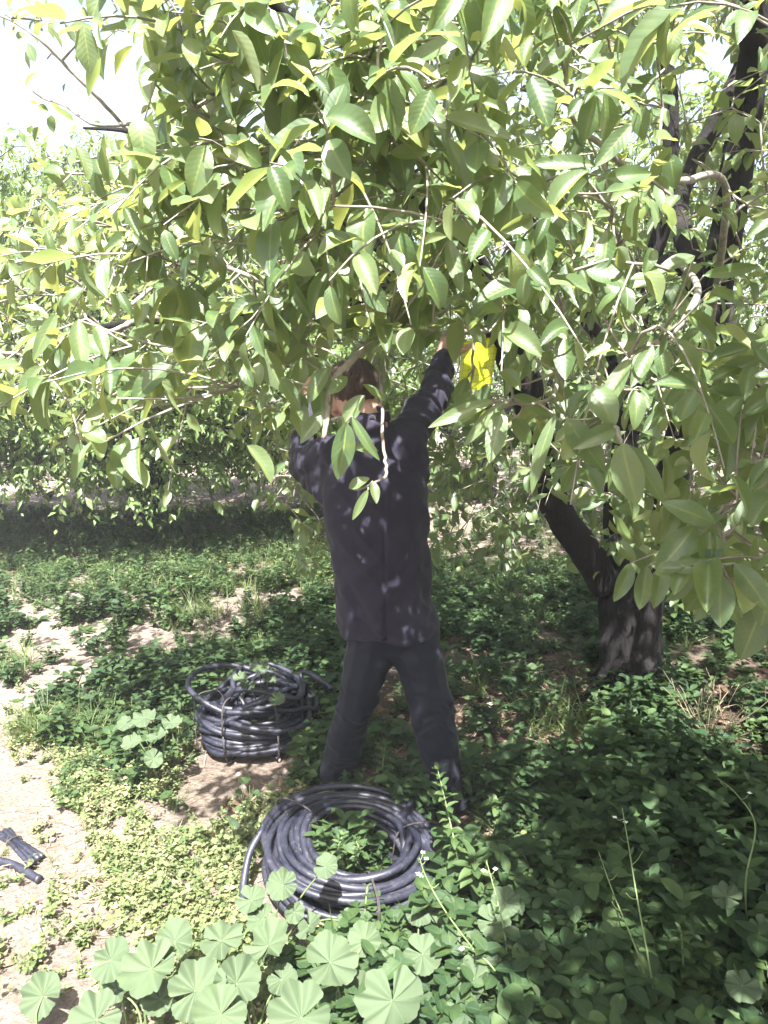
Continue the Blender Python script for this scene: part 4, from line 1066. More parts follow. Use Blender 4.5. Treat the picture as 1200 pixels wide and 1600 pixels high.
def coil(cen, rin, rout, height, rt, loops, tilt, label, seed, messy, ties, tail=None):
    g = np.random.default_rng(seed)
    root = empty('hose_coil', cen)
    tag(root, label, 'hose coil')
    pitch = rt * 2.02
    ncol = max(2, int((rout - rin) / pitch)); nrow = int(math.ceil(loops / ncol))
    slots = []
    for r_ in range(nrow):
        for c_ in (range(ncol) if r_ % 2 == 0 else reversed(range(ncol))):
            slots.append((rin + (c_ + (0.5 if r_ % 2 else 0.0)) * pitch, rt + r_ * pitch * 0.88))
    slots = slots[:loops]
    T = Matrix.Rotation(tilt[0], 3, 'X') @ Matrix.Rotation(tilt[1], 3, 'Y')
    pts = []; per = 64
    ph = g.uniform(0, 6.28, (loops, 4)); am = g.normal(0, 1, (loops, 4)) * messy
    sw = g.uniform(0.2, 0.9, loops)
    am[0] *= 0.3
    for k in range(loops):
        nx = min(k + 1, loops - 1)
        for i in range(per):
            a = i / per
            th = 2 * math.pi * a
            e = np.clip((a - 0.80) / 0.2, 0, 1); e = e * e * (3 - 2 * e)
            A = am[k] * (1 - e) + am[nx] * e; F = ph[k] * (1 - e) + ph[nx] * e
            r = slots[k][0] * (1 - e) + slots[nx][0] * e; z = slots[k][1] * (1 - e) + slots[nx][1] * e
            lv = 0.35 + 0.65 * z / height
            r += lv * (0.016 * A[0] * math.sin(th + F[0]) + 0.010 * A[1] * math.sin(2 * th + F[1]))
            z += lv * (0.014 * A[2] * math.sin(th + F[2]) + 0.010 * A[3] * math.sin(2 * th + F[3]))
            th2 = th + sw[0]
            p = T @ Vector((r * math.cos(th2) * 1.0, r * math.sin(th2), max(z, rt)))
            pts.append(np.array(cen) + np.array(p))
    pts = np.array(pts)
    if tail is not None and seed == 5:
        pts = np.concatenate([pts, [np.array(cen) + np.array(T @ Vector((0.298 * math.cos(a_), 0.298 * math.sin(a_), 0.125 - 0.008 * (a_ - sw[0])))) for a_ in np.linspace(sw[0] + 0.12, math.pi - 0.1, 40)]])
    if tail is not None:
        pts = np.concatenate([pts, spline([pts[-1]] + [np.array(cen) + np.array(q_) for q_ in tail], 26)[1:]])
    mb = MB(); tube(mb, pts, rt, 10)
    mb.build('hose', M_hose, root)
    rm, hz = (rin + rout) / 2, height / 2
    wr, hr = (rout - rin) / 2 + rt * 1.6, height / 2 + rt * 1.3
    for a0 in ties:
        mb = MB()
        b = np.linspace(0, 2 * math.pi, 30)
        for off in (0, 0.014):
            P = []
            for bb in b:
                r = rm + wr * np.sign(math.cos(bb)) * abs(math.cos(bb)) ** 0.6; z = hz + rt * 0.5 + hr * np.sign(math.sin(bb)) * abs(math.sin(bb)) ** 0.6
                P.append(np.array(cen) + np.array(T @ Vector((r * math.cos(a0 + off), r * math.sin(a0 + off), max(z, 0.002)))))
            tube(mb, np.array(P), 0.0022, 5)
        mb.build('tie_wire', M_string, root)
    return root
C1 = np.array([PG(549, 1345)[0], 2.14, 0.0]); C1[2] = float(hgt(C1[0], C1[1])) + 0.03
coil(C1, 0.160, 0.292, 0.140, 0.0115, 33, (R(4), R(7)), 'black irrigation hose coil lying before the man\'s feet, among mallow leaves', 5, 1.5, (R(150), R(285), R(20)),
     tail=[(-0.312, -0.04, 0.10), (-0.318, -0.12, 0.04), (-0.30, -0.19, 0.014), (-0.27, -0.25, 0.012)])
C2 = np.array([PG(400, 1165)[0], 3.13, 0.0]); C2[2] = float(hgt(C2[0], C2[1])) + 0.01
coil(C2, 0.150, 0.250, 0.25, 0.0120, 42, (R(-3), R(-3)), 'taller messier black hose coil standing in weeds left of the man\'s knee', 9, 3.6, (R(205), R(250), R(300)),
     tail=[(0.20, 0.14, 0.27), (0.30, 0.06, 0.25), (0.34, 0.02, 0.235)])
def hose_bits():
    p = [PG(-60, 1345), PG(-20, 1350), PG(20, 1358), PG(62, 1382)]
    for q in p: q[2] = float(hgt(q[0], q[1])) + 0.018
    root = empty('hose_end', p[1]); tag(root, 'cut end of a grey hose lying on the bare soil', 'hose')
    mb = MB(); P = spline(p, 30); tube(mb, P, 0.0125, 12); mb.build('hose', M_hose, root)
    mb = MB(); d = nrmz(P[-1] - P[-2]); tube(mb, [P[-1] - d * 0.01, P[-1] + d * 0.0015], 0.0138, 12); mb.build('end_sleeve', M_hose, root)
    c = PG(30, 1330); c[2] = float(hgt(c[0], c[1]))
    root = empty('hose_offcut', c); tag(root, 'tied bundle of short sun-bleached hose pieces above the cut hose end', 'hose')
    a, b = PG(4, 1306), PG(58, 1352)
    for i in range(4):
        mb = MB(); o = (i - 1.5)
        s = nrmz(np.cross(b - a, UP)) * o
        pts = [a + s * 0.016, a * 0.65 + b * 0.35 + s * 0.009, a * 0.4 + b * 0.6 + s * 0.012, b + s * 0.024 + np.array([0.01 * o, 0.0, 0])]
        for q in pts: q[2] = float(hgt(q[0], q[1])) + 0.014 + 0.004 * (i % 2)
        tube(mb, spline(pts, 14), 0.0085, 8); mb.build('hose_piece', M_hose, root)
    mb = MB(); m = a * 0.65 + b * 0.35; m[2] = float(hgt(m[0], m[1])) + 0.016
    d = nrmz(b - a); s = nrmz(np.cross(d, UP)); an = np.linspace(0, 6.283, 18)
    tube(mb, np.array([m + s * 0.026 * math.cos(t_) + UP * 0.014 * math.sin(t_) for t_ in an]), 0.003, 6); mb.build('tie_wire', M_string, root)
hose_bits()

# ------------------------------------------------------------------ ground plants
def round_leaf(mb, c, nrm, tow, rad, r1, r2, lobes=7, na=56, nr=6, cup=0.18):
    """mallow leaf: lobed disc, notch towards 'tow'"""
    nrm = nrmz(nrm); tow = nrmz(tow - nrm * np.dot(tow, nrm)); sd = np.cross(nrm, tow)
    gap = 0.13
    th = np.linspace(gap, 2 * math.pi - gap, na + 1)
    u = (th - gap) / (2 * math.pi - 2 * gap) * lobes
    edge = 1 + 0.10 * np.abs(np.sin(math.pi * u)) ** 0.6 + 0.035 * np.abs(np.sin(u * math.pi * 4)) - 0.10 + 0.04 * np.sin(u * 1.7 + r2 * 9)
    edge *= 0.86 + 0.16 * np.sin((th) / 2)
    s = np.linspace(0, 1, nr + 1)
    s[0] = 0.02
    la = 0.4 + 1.2 * np.abs(np.sin(np.floor(u) * 2.7 + r1 * 11))
    fold = np.cos(2 * math.pi * u) * la       # ridges between the veins
    V = []; C = []
    for k, ss in enumerate(s):
        for j in range(na + 1):
            r = rad * ss * edge[j]
            z = rad * (cup * (ss ** 1.6) * (0.4 + r1) + 0.085 * ss * (-fold[j]) + 0.11 * ss * ss * math.sin(th[j] * 2 + r1 * 9) + 0.07 * ss ** 3 * math.sin(th[j] * 9 + r2 * 9) + 0.06 * ss ** 2 * math.sin(th[j] * 4 + r1 * 20)) - 0.06 * rad
            V.append(c + tow * (r * math.cos(th[j])) + sd * (r * math.sin(th[j])) + nrm * z)
            f = u[j] % 1.0
            C.append((r1, ss * 0.5, 0.5 + min(0.49, (min(f, 1 - f)) * (0.1 + 0.9 * ss) * 1.7), r2))
    q = [[k * (na + 1) + j, k * (na + 1) + j + 1, (k + 1) * (na + 1) + j + 1, (k + 1) * (na + 1) + j] for k in range(nr) for j in range(na)]
    mb.add(V, q, C)
def ground_at(p):
    return np.array([p[0], p[1], float(hgt(p[0], p[1]))])
MALLOW = [
    ('lone mallow plant with one open leaf on bare soil, nearest the bottom corner', (75, 1640), [(66, 1556, 36, 1.83)]),
    ('mallow plant with four broad pale leaves along the edge of the bare soil', (225, 1640), [(172, 1500, 36, 1.80), (236, 1512, 50, 1.74), (180, 1545, 30, 1.84), (150, 1592, 46, 1.68)]),
    ('mallow plant whose leaf stands highest left of the front hose coil', (300, 1600), [(272, 1470, 36, 1.84), (345, 1468, 38, 1.82), (305, 1548, 50, 1.68), (250, 1560, 30, 1.78)]),
    ('mallow plant with a bright yellow-green leaf below the front hose coil', (400, 1620), [(418, 1476, 42, 1.78), (370, 1536, 42, 1.70), (345, 1585, 48, 1.60), (440, 1530, 26, 1.8)]),
    ('mallow sprouting against the front hose coil, small leaves over its rim', (430, 1490), [(392, 1406, 27, 1.93), (410, 1436, 26, 1.90), (442, 1382, 27, 1.94), (482, 1446, 26, 1.93), (508, 1354, 22, 1.97), (545, 1440, 24, 1.95), (460, 1425, 18, 1.96)]),
    ('mallow plant with the largest sunlit leaves at the lower edge of the picture', (540, 1660), [(516, 1502, 48, 1.72), (470, 1590, 58, 1.52), (612, 1562, 62, 1.56), (560, 1560, 40, 1.75), (570, 1470, 30, 1.84)]),
    ('shaded mallow plant right of the front hose coil, flat dark leaves', (650, 1520), [(655, 1425, 24, 2.0), (688, 1418, 26, 2.0), (660, 1490, 34, 1.86), (720, 1470, 26, 1.9), (620, 1500, 28, 1.9), (740, 1530, 36, 1.8)]),
    ('small mallow plant in the deep shade beside the white-flowered stalks', (800, 1500), [(790, 1410, 26, 2.02), (770, 1440, 30, 1.98), (830, 1480, 26, 1.9)]),
    ('shaded mallow with a single round leaf, at the far lower right', (1150, 1500), [(1137, 1400, 30, 1.98), (1190, 1450, 28, 1.9), (1160, 1540, 36, 1.75)]),
    ('clump of blue-green mallow in half shade beside the messier hose coil', (250, 1220), [(225, 1120, 22, 2.85), (245, 1150, 20, 2.8), (205, 1160, 18, 2.8), (268, 1128, 18, 2.85), (195, 1130, 15, 2.9), (240, 1185, 17, 2.75)]),
    ('mallow plant growing inside the messier hose coil', (400, 1150), [(405, 1040, 18, 3.0), (432, 1092, 14, 3.0), (388, 1070, 14, 3.05), (420, 1060, 14, 3.05), (375, 1058, 13, 3.0)]),
]
def mallows():
    for lab, b, lv in MALLOW:
        base = PG(*b)
        root = empty('mallow_plant', base); tag(root, lab, 'plant', 'mallow plants in the weeds')
        st, lf = MB(), MB()
        for (x, y, rp, t) in lv:
            c = PT(x, y, t); g0 = float(hgt(c[0], c[1]))
            if c[2] < g0 + 0.03: c[2] = g0 + 0.03
            rad = rp / FPX * t * 0.92 * (0.8 if x > 1100 else 1)
            nr = nrmz(np.array([0, -0.42, 1.0]) + SD * 0.35 + rng.normal(0, 0.34, 3))
            tow = nrmz((base - c) * [1, 1, 0.2] + rng.normal(0, 0.08, 3) + np.array([0, -0.05, 0]))
            round_leaf(lf, c, nr, tow, rad, rng.uniform(0, 1), rng.uniform(0, 1), na=98 if rp > 25 else 56, nr=8)
            gb = base + np.array([rng.normal(0, 0.015), rng.normal(0, 0.015), -0.01])
            mid = (gb + c) / 2 + np.array([rng.normal(0, 0.02), rng.normal(0, 0.02), 0.03])
            tube(st, spline([gb, mid, c - nr * 0.002], 10), np.linspace(0.0034, 0.0018, 10), 6)
        st.build('stems', M_stem, root); lf.build('leaves', M_mallow, root)
mallows()

M_petal = noise_mat('white petal', [(0.3, (0.70, 0.70, 0.64)), (0.7, (0.85, 0.85, 0.80))], 30, 0.6, 0.05)
def wildflower(label, path, side, flowers, group='white wildflower stalks'):
    """path: pixel x,y,depth; first is the root on the ground"""
    base = PG(path[0][0], path[0][1])
    P = [base] + [PT(*p) for p in path[1:]]
    root = empty('wildflower', base); tag(root, label, 'wildflower', group)
    n = len(P) * 8; C = spline(P, n); mb = MB(); tube(mb, C, np.linspace(0.0030, 0.0012, n), 6)
    tip = []
    for i, (f, dx, dz) in enumerate(side):
        a = C[int(f * (n - 1))]; b = a + np.array([dx, rng.normal(0, 0.012), dz]); m_ = (a + b) / 2 + [0, 0, -0.006]
        tube(mb, spline([a, m_, b], 6), np.linspace(0.0013, 0.0008, 6), 5); tip.append(b)
    mb.build('stem', M_stem, root)
    mb = MB()
    k = 9
    bs = C[(np.linspace(0.05, 0.8, k) * (n - 1)).astype(int)]
    d = nrmz(rng.normal(0, 1, (k, 3)) * [1, 1, 0.3] + UP * 0.5)
    leaves(mb, bs, d, np.tile(UP, (k, 1)) + rng.normal(0, .2, (k, 3)), np.linspace(0.055, 0.02, k), np.linspace(0.018, 0.006, k), rng.uniform(0, .6, k), rng.uniform(.1, .4, k), rng.uniform(.3, .8, k), rng.uniform(0, 1, k), 6, 2)
    mb.build('leaves', M_weed, root)
    for b in tip[:flowers]:
        mb = MB(); k = 4
        ang = np.arange(k) * math.pi / 2 + rng.uniform(0, 1.5)
        d = np.stack([np.cos(ang), np.sin(ang), np.full(k, 0.55)], -1)
        leaves(mb, np.tile(b, (k, 1)), d, np.tile(UP, (k, 1)), np.full(k, 0.0075), np.full(k, 0.0055), np.full(k, 0.5), np.full(k, .1), np.full(k, .5), np.full(k, .5), 4, 2, shape='x', wav=0)
        mb.build('flower', M_petal, root)
wildflower('arching white-flowered stalk leaning across beside the front hose coil', [(800, 1600), (765, 1520, 1.85), (700, 1430, 1.85), (668, 1375, 1.87), (655, 1340, 1.88)], [(.93, .012, .012), (.86, -.014, -.002), (.80, -.010, -.012), (.98, .008, .012), (.95, -.008, .014), (.7, .02, .01)], 4)
wildflower('slim upright stalk with two white flowers, beside the arching stalk', [(800, 1600), (790, 1470, 1.9), (775, 1400, 1.93), (760, 1345, 1.95)], [(.93, -.016, .004), (.9, .016, .002), (.97, -.005, .010), (.6, -.02, .015)], 2)
wildflower('tallest branching weed stalk with tiny white flowers in the shade', [(1030, 1610), (1015, 1510, 1.75), (995, 1400, 1.8), (982, 1320, 1.85), (972, 1262, 1.88)], [(.93, -.02, -.004), (.9, .006, -.008), (.78, -.025, .02), (.66, .03, .03), (.5, -.03, .02), (.99, -.004, .008)], 2)
wildflower('second weed stalk forking off low beside the tallest one', [(1030, 1612), (1000, 1500, 1.78), (960, 1400, 1.84), (935, 1330, 1.88)], [(.8, .02, .02), (.9, -.01, .01), (.6, -.02, .02)], 0)
wildflower('short stalk with one white flower over the sunlit mallow leaves', [(800, 1590), (775, 1520, 1.8), (740, 1485, 1.82), (722, 1478, 1.83)], [(.95, -.008, .004), (.8, .01, .02)], 1)
wildflower('thin drooping stalk at the right edge in deep shade', [(1170, 1480), (1165, 1380, 1.95), (1180, 1290, 2.0), (1150, 1240, 2.05), (1120, 1215, 2.1)], [(.7, .02, .02), (.85, -.02, .01), (.95, -.01, .01)], 1)

def leafy_weed(label, path, n, L, whorl=2, spread=0.9):
    base = PG(path[0][0], path[0][1]); P = [base] + [PT(*p) for p in path[1:]]
    root = empty('leafy_weed', base); tag(root, label, 'weed', 'upright leafy weeds')
    m = len(P) * 8; C = spline(P, m); mb = MB(); tube(mb, C, np.linspace(0.0035, 0.0016, m), 6); mb.build('stem', M_stem, root)
    mb = MB(); bs, ds, Ls = [], [], []
    for i in range(n):
        f = 0.12 + 0.88 * i / (n - 1); a = C[int(f * (m - 1))]
        for k in range(whorl):
            an = i * 1.57 + k * 2 * math.pi / whorl + rng.normal(0, .2)
            bs.append(a); ds.append([math.cos(an) * spread, math.sin(an) * spread, 0.15 + 0.7 * f ** 3]); Ls.append(L * (1.1 - 0.45 * f) * rng.uniform(.8, 1.15))
    k = len(bs); Ls = np.array(Ls)
    leaves(mb, np.array(bs), np.array(ds), np.tile(UP, (k, 1)) + rng.normal(0, .2, (k, 3)), Ls, Ls * rng.uniform(.42, .55, k), rng.uniform(.2, .9, k), rng.uniform(.1, .5, k), rng.uniform(.4, .8, k), rng.uniform(0, 1, k), 7, 4, wav=0.08)
    mb.build('leaves', M_weed, root)
leafy_weed('upright leafy weed standing in front of the man\'s foot', [(722, 1390), (715, 1340, 2.12), (700, 1270, 2.14), (684, 1203, 2.15)], 17, 0.052, 3)
leafy_weed('pale leafy weed sprouting in the hole of the front hose coil', [(530, 1370), (528, 1330, 2.17), (535, 1305, 2.17)], 9, 0.032, 3)
leafy_weed('second sprout inside the front hose coil, beside the pale one', [(548, 1368), (560, 1330, 2.2), (556, 1312, 2.2)], 8, 0.030, 3)
leafy_weed('small sprig growing against the lower rim of the front hose coil', [(572, 1480), (570, 1430, 1.95), (574, 1385, 1.97)], 11, 0.024)
leafy_weed('broad spreading weed at the foot of the upright leafy weed', [(735, 1400), (740, 1370, 2.1), (742, 1340, 2.1)], 9, 0.085, 3, 1.0)
leafy_weed('spreading weed between the man\'s trouser legs', [(600, 1240), (598, 1200, 2.75), (602, 1165, 2.75)], 9, 0.060, 3, 1.0)
leafy_weed('yellow-green weed seedling in the shade at the lower right', [(1070, 1560), (1066, 1480, 1.85), (1064, 1455, 1.85)], 8, 0.045, 2)

# dry twigs
def dry_twigs():
    base = PG(1108, 1170)
    root = empty('dry_twigs', base); tag(root, 'bleached dry twiggy plant on dark bare soil by the big trunk', 'dead plant')
    mb = MB()
    for i in range(26):
        a = rng.uniform(0, 6.28); el = rng.uniform(0.5, 1.35); L = rng.uniform(0.12, 0.38)
        d = np.array([math.cos(a) * math.cos(el), math.sin(a) * math.cos(el), math.sin(el)])
        p = [base + rng.normal(0, 0.015, 3) * [1, 1, 0]]
        for s in range(4): p.append(p[-1] + d * L / 4 + rng.normal(0, 0.012, 3))
        P = spline(p, 10); tube(mb, P, np.linspace(0.0022, 0.0009, 10), 5)
        for k in range(3):
            j = rng.integers(3, 9); d2 = nrmz(d + rng.normal(0, .6, 3)); tube(mb, spline([P[j], P[j] + d2 * 0.05, P[j] + d2 * 0.09 + rng.normal(0, .01, 3)], 5), 0.0009, 4)
    mb.build('twigs', M_straw, root)
dry_twigs()

# ------------------------------------------------------------------ ground cover (nobody could count it)
def in_obstacle(X, Y):
    bad = np.zeros(len(X), bool)
    for c, ri, ro in ((C1, 0.12, 0.33), (C2, 0.11, 0.30), (C2 - np.array([0.0, 0.30, 0]), -1, 0.24)):
        r = np.hypot(X - c[0], Y - c[1]); bad |= (r > ri) & (r < ro)
    bad |= np.hypot(X - 1.275, Y - 3.61) < 0.22
    for fx, fy in ((0.235, 2.45), (-0.17, 2.68), (0.24, 2.3)): bad |= np.hypot(X - fx, Y - fy) < 0.11
    return bad
def zone(x, y):
    """density 0..1 from the place on the ground, given as photo coordinates"""
    d = np.full(len(x), 0.85)
    seg = lambda cond, v: np.where(cond, v, d)
    d = seg((y > 1150) & (x < 70 + (y - 1150) * 0.42), 0.07)
    d = seg((y > 1140) & (x >= 70 + (y - 1150) * 0.42) & (x < 480), 0.95)
    pc = 1062 - 0.26 * x
    hw = np.clip(78 - x * 0.12, 0, 80)
    d = seg((np.abs(y - pc) < hw) & (x < 480), 0.05)
    d = seg((y > 930) & (y < 985) & (x < 330), 0.30)
    d = seg((x > 560) & (x < 930) & (y > 1020) & (y < 1235), 0.10)
    d = seg((x > 1035) & (y > 985) & (y < 1130), 0.10)
    d = seg((y < 800) & (x < 500), 0.06)
    d = seg((y < 880) & (x >= 500), 0.25)
    d = seg((x > 640) & (y > 885) & (y < 1010), 0.95)
    d = seg((x > 700) & (y > 1210), 1.0)
    d = seg((x > 560) & (x <= 700) & (y > 1420), 0.8)
    return d
def scatter(n, y0, y1, spread=0.62):
    Y = rng.uniform(y0, y1, n); X = rng.uniform(-1, 1, n) * (spread * Y + 0.5)
    P = np.stack([X, Y, hgt(X, Y)], -1)
    px, py, t = proj(P)
    patch = np.array([mnoise.noise(Vector((a * 2.2, b * 2.2, 4))) for a, b in zip(X, Y)])
    den = zone(px, py) * np.clip(0.95 + patch * 1.3, 0.15, 1.3)
    ok = (rng.uniform(0, 1, n) < den) & ~in_obstacle(X, Y)
    return P[ok], px[ok], py[ok]
def plant_proto(kind):
    b, d, n_, L, W, cu = [], [], [], [], [], []
    if kind == 'chick':
        for s in range(rng.integers(3, 6)):
            a = rng.uniform(0, 6.28); lean = rng.uniform(0.2, 1.2); H = rng.uniform(0.03, 0.09)
            dv = nrmz(np.array([math.cos(a) * lean, math.sin(a) * lean, 1.0]))
            k = rng.integers(4, 7)
            for i in range(k):
                p = dv * H * (i + 1) / k
                for w_ in (0, math.pi):
                    an = a + i * 1.57 + w_
                    b.append(p); d.append([math.cos(an), math.sin(an), rng.uniform(0, .6)]); n_.append(UP + rng.normal(0, .35, 3)); l = rng.uniform(0.012, 0.024); L.append(l); W.append(l * rng.uniform(.5, .8)); cu.append(rng.uniform(0, .8))
            b.append(np.zeros(3)); d.append(dv); n_.append([dv[1], -dv[0], 0.2]); L.append(H); W.append(0.003); cu.append(0.2)
    elif kind == 'rosette':
        k = rng.integers(7, 12)
        for i in range(k):
            a = i * 2.4; l = rng.uniform(0.04, 0.09)
            b.append([0, 0, 0.004]); d.append([math.cos(a), math.sin(a), rng.uniform(.15, 1.0)]); n_.append(UP + rng.normal(0, .15, 3)); L.append(l); W.append(l * rng.uniform(.28, .42)); cu.append(rng.uniform(.3, 1.2))
    elif kind == 'grass':
        for i in range(rng.integers(9, 16)):
            a = rng.uniform(0, 6.28); l = rng.uniform(0.07, 0.18); le = rng.uniform(0.1, 0.8)
            b.append([rng.normal(0, .008), rng.normal(0, .008), 0]); d.append([math.cos(a) * le, math.sin(a) * le, 1]); n_.append([-math.cos(a), -math.sin(a), .5]); L.append(l); W.append(rng.uniform(.003, .006)); cu.append(rng.uniform(.2, 1.6))
    elif kind == 'bushy':
        for s in range(rng.integers(5, 8)):
            a = rng.uniform(0, 6.28); lean = rng.uniform(0.1, 0.9); H = rng.uniform(0.06, 0.15)
            dv = nrmz(np.array([math.cos(a) * lean, math.sin(a) * lean, 1.0]))
            k = rng.integers(5, 9)
            for i in range(k):
                p = dv * H * (i + 1) / k; an = a + i * 2.4
                for w_ in (0, 2.1, 4.2)[:2 + (i > 3)]:
                    b.append(p); d.append([math.cos(an + w_), math.sin(an + w_), rng.uniform(0, .6)]); n_.append(UP + rng.normal(0, .3, 3)); l = rng.uniform(0.020, 0.042); L.append(l); W.append(l * rng.uniform(.5, .85)); cu.append(rng.uniform(0, .9))
            b.append(np.zeros(3)); d.append(dv); n_.append([dv[1], -dv[0], 0.2]); L.append(H); W.append(0.004); cu.append(0.2)
    elif kind == 'round':
        for i in range(rng.integers(4, 9)):
            a = i * 2.4 + rng.uniform(0, .6); l = rng.uniform(0.025, 0.058); H = rng.uniform(.03, .12); r_ = rng.uniform(.01, .06)
            q = np.array([math.cos(a) * r_, math.sin(a) * r_, H])
            b.append(q); d.append([math.cos(a), math.sin(a), rng.uniform(-.2, .3)]); n_.append(UP + rng.normal(0, .25, 3)); L.append(l); W.append(l * 1.15); cu.append(rng.uniform(-.2, .7))
            b.append(np.zeros(3)); d.append(q); n_.append([q[1], -q[0], 0.1]); L.append(np.linalg.norm(q)); W.append(0.003); cu.append(0.1)
    elif kind == 'litter':
        for i in range(4):
            l = rng.uniform(.04, .09)
            b.append([rng.normal(0, .04), rng.normal(0, .04), rng.uniform(.003, .015)]); d.append([rng.normal(), rng.normal(), rng.normal(0, .15)]); n_.append(UP + rng.normal(0, .3, 3)); L.append(l); W.append(l * rng.uniform(.3, .5)); cu.append(rng.uniform(-.8, 1.2))
    elif kind == 'straw':
        for i in range(6):
            l = rng.uniform(.04, .14); a = rng.uniform(0, 6.28)
            b.append([rng.normal(0, .03), rng.normal(0, .03), rng.uniform(.003, .012)]); d.append([math.cos(a), math.sin(a), rng.uniform(-.05, .35)]); n_.append(UP + rng.normal(0, .3, 3)); L.append(l); W.append(rng.uniform(.0025, .005)); cu.append(rng.uniform(-.3, .8))
    return [np.array(v, float) for v in (b, d, n_, L, W, cu)]
def plants(mb, P, kind, size=(0.8, 1.3), NL=3, NW=2, nproto=10, tint=(0.2, 0.9)):
    protos = [plant_proto(kind) for _ in range(nproto)]
    pick = rng.integers(0, nproto, len(P))
    for k in range(nproto):
        Q = P[pick == k]; m = len(Q)
        if m == 0: continue
        b, d, n_, L, W, cu = protos[k]; l = len(b)
        a = rng.uniform(0, 6.28, m); s = rng.uniform(*size, m)
        c, si = np.cos(a), np.sin(a)
        Rz = np.zeros((m, 3, 3)); Rz[:, 0, 0] = c; Rz[:, 0, 1] = -si; Rz[:, 1, 0] = si; Rz[:, 1, 1] = c; Rz[:, 2, 2] = 1
        B = np.einsum('mij,lj->mli', Rz, b) * s[:, None, None] + Q[:, None, :]
        D = np.einsum('mij,lj->mli', Rz, d) + rng.normal(0, .12, (m, l, 3)); Nn = np.einsum('mij,lj->mli', Rz, n_)
        r1 = np.clip(rng.uniform(*tint, (m, 1)) + rng.normal(0, .12, (m, l)), 0, 1)
        LL = (L[None] * s[:, None]); WW = W[None] * s[:, None]
        leaves(mb, B.reshape(-1, 3), D.reshape(-1, 3), Nn.reshape(-1, 3), LL.ravel(), WW.ravel(), np.tile(cu, m), rng.uniform(.1, .5, m * l), r1.ravel(), rng.uniform(0, 1, m * l), NL, NW,
               shape='blade' if kind in ('grass', 'straw') else 'x', wav=0.04)
def stuff(name, mb, mat, label):
    o = mb.build(name, mat); tag(o, label, kind='stuff')
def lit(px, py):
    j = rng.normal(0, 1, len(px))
    return (px < 500 + 35 * j) & (py > 1120 + 75 * j + 0.12 * px)  # sunlit corner, where weeds take the paler colours
# near
P, px, py = scatter(13500, 1.25, 5.2)
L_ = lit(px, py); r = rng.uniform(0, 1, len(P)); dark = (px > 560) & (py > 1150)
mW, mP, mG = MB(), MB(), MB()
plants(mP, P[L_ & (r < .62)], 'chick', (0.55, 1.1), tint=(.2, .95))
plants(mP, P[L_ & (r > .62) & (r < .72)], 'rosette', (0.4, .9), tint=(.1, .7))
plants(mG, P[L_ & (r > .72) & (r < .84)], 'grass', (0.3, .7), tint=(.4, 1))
sp1 = np.array([mnoise.noise(Vector((a * 1.6, b * 1.6, 11))) for a, b in P[:, :2]]) * 0.6 + r * 0.62 + 0.16
sp2 = np.array([mnoise.noise(Vector((a * 1.9, b * 1.9, 23))) for a, b in P[:, :2]])
S = ~L_
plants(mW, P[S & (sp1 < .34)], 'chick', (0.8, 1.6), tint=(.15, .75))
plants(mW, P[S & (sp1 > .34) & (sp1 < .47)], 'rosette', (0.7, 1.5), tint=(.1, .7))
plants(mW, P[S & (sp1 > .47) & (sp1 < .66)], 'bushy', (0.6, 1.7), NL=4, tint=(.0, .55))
plants(mW, P[S & (sp1 > .66) & (sp2 < .2)], 'round', (0.35, 1.1), NL=5, NW=4, tint=(.05, .6))
Q_ = S & (px > 690) & (py > 1230) & (r > .5) & (r < .56)
plants(mW, P[Q_], 'bushy', (1.3, 1.9), NL=5, NW=2, tint=(.1, .5))
plants(mG, P[S & (r > .80)], 'grass', (0.6, 1.3), tint=(.1, .8))
P, px, py = scatter(9000, 1.3, 3.6)
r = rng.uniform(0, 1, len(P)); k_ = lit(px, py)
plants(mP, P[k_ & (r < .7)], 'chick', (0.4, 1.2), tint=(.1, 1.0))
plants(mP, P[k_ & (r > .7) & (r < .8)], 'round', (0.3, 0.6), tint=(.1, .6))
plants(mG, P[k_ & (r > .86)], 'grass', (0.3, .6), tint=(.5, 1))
# middle
P, px, py = scatter(11000, 5.2, 9.5)
r = rng.uniform(0, 1, len(P))
plants(mW, P[r < .45], 'bushy', (0.7, 1.2), NL=2, NW=1 + 1, tint=(.1, .8))
plants(mW, P[(r > .45) & (r < .6)], 'chick', (1.0, 1.9), NL=2, tint=(.2, .9))
plants(mG, P[(r > .6)], 'grass', (0.8, 1.5), NL=2, tint=(.2, .9))
P, px, py = scatter(2600, 9.5, 18)
plants(mW, P, 'bushy', (1.0, 1.6), NL=2, tint=(.3, 1), nproto=6)
# tufts of longer grass
def tufts(mb, spots, size, n=14):
    Q = []
    for x, y, s in spots:
        c = PG(x, y)
        for _ in range(n): Q.append(ground_at(c + rng.normal(0, s, 3)))
    plants(mb, np.array(Q), 'grass', size, NL=5, tint=(.2, .8))
tufts(mG, [(165, 1165, .05), (100, 1160, .05), (150, 1140, .06), (60, 1150, .05), (20, 1050, .06), (300, 975, .1), (520, 1000, .1), (410, 960, .1)], (1.0, 1.7), 16)
mD = MB()
tufts(mD, [(870, 1140, .06), (890, 1120, .06), (830, 1150, .06), (910, 1150, .05), (760, 1090, .06)], (1.1, 2.0), 5)
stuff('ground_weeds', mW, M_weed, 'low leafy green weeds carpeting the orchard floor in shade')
stuff('sunlit_weeds', mP, M_weed_sunlit, 'dry small-leaved weeds, coloured paler for the sun, on the sunlit soil beside the hose coils')
stuff('grass', mG, M_grass, 'scattered thin green grass among the weeds')
stuff('long_grass', mD, M_grass, 'long drooping grass at the foot of the big trunk')
mL, mS = MB(), MB()
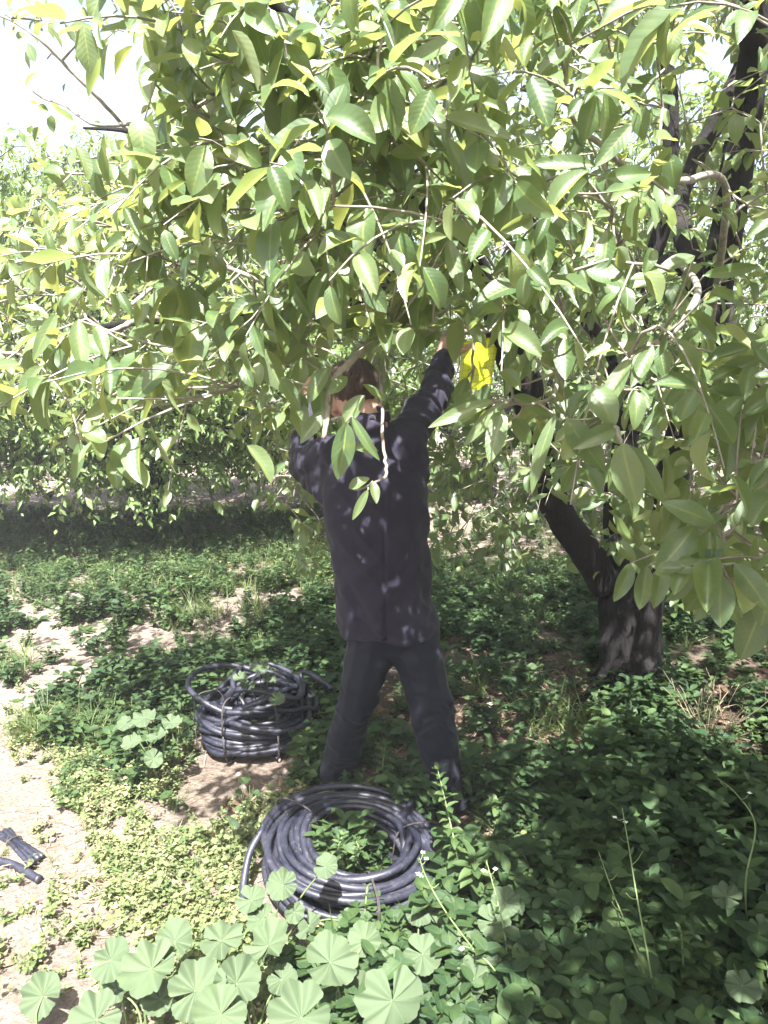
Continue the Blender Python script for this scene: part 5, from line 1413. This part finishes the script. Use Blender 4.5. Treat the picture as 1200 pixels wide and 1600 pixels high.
def ring_pts(cx, cy, sx, sy, n):
    X = rng.normal(cx, sx, n); Y = rng.normal(cy, sy, n)
    ok = ~in_obstacle(X, Y) & (Y > 1.2)
    return np.stack([X, Y, hgt(X, Y)], -1)[ok]
plants(mL, ring_pts(0.9, 3.2, .8, .55, 520), 'litter', (.6, 1.1), NL=4, NW=2, tint=(0, .8))
plants(mL, ring_pts(2.0, 3.4, .7, .6, 160), 'litter', (.6, 1.1), NL=4, NW=2, tint=(0, .6))
plants(mL, ring_pts(-0.4, 2.6, .9, .9, 120), 'litter', (.5, .9), NL=4, NW=2, tint=(.3, 1))
Pl, plx, ply = scatter(7500, 1.3, 4.2)
plants(mS, Pl[(rng.uniform(0, 1, len(Pl)) < .5)], 'straw', (.5, 1.1), NL=3, NW=2, tint=(.75, 1.0))
plants(mS, ring_pts(0.8, 3.1, .7, .5, 160), 'straw', (.8, 1.6), NL=3, NW=2, tint=(.7, 1.0))
stuff('leaf_litter', mL, M_litter, 'brown dead orange leaves littering the shaded soil under the big tree')
stuff('straw', mS, M_straw, 'dry straw and dead stems lying between the weeds')

M_clod = noise_mat('dry soil clod', [(0.3, (0.12, 0.10, 0.085)), (0.7, (0.30, 0.26, 0.23))], 18, 0.95, 0.8, 0.006)
def clods():
    mb = MB(); P, px, py = scatter(100, 2, 3)
    n = 2600; Y = rng.uniform(1.3, 6.5, n); X = rng.uniform(-1, 0.35, n) * (0.62 * Y + 0.5)
    Z = hgt(X, Y); th = np.linspace(0.25, math.pi - 0.25, 4); ph = np.linspace(0, 2 * math.pi, 7)[:-1]
    base = np.array([[math.sin(a) * math.cos(b), math.sin(a) * math.sin(b), math.cos(a)] for a in th for b in ph])
    q0 = np.array([[i * 6 + (j + 1) % 6, i * 6 + j, (i + 1) * 6 + j, (i + 1) * 6 + (j + 1) % 6] for i in range(3) for j in range(6)] + [[0, 1, 2, 3], [0, 3, 4, 5], [21, 20, 19, 18], [23, 22, 21, 18]])
    r = np.clip(rng.lognormal(-5.2, 0.55, n), 0.002, 0.022)
    V = base[None] * (r[:, None, None] * rng.uniform(.65, 1.2, (n, 1, 3))) * (1 + rng.normal(0, .16, (n, len(base), 1))) + np.stack([X, Y, Z + r * 0.25], -1)[:, None, :]
    mb.add(V.reshape(-1, 3), (q0[None] + (np.arange(n) * len(base))[:, None, None]).reshape(-1, 4))
    o = mb.build('clods', M_clod, None, smooth=False); tag(o, 'small dry clods and pebbles on the bare soil', kind='stuff')
clods()

# ------------------------------------------------------------------ the glare veil, a thin volume added to imitate lens glare
def glare_veil():
    me = bpy.data.meshes.new('glare_veil')
    b = bmesh.new(); bmesh.ops.create_cube(b, size=1.0)
    bmesh.ops.scale(b, vec=(480, 350, 7.0), verts=b.verts)
    bmesh.ops.translate(b, vec=(0, 105, 2.2), verts=b.verts)
    b.to_mesh(me); b.free()
    m, t, out = new_mat('glare veil')
    v = N(t, 'ShaderNodeVolumePrincipled')
    v.inputs['Color'].default_value = (0.88, 0.92, 1.0, 1)
    v.inputs['Density'].default_value = 0.003
    v.inputs['Anisotropy'].default_value = 0.0
    t.links.new(v.outputs[0], out.inputs['Volume'])
    me.materials.append(m)
    o = bpy.data.objects.new('glare_veil', me); col.objects.link(o)
    tag(o, 'thin glare veil added over the orchard in place of lens glare', kind='stuff')
glare_veil()
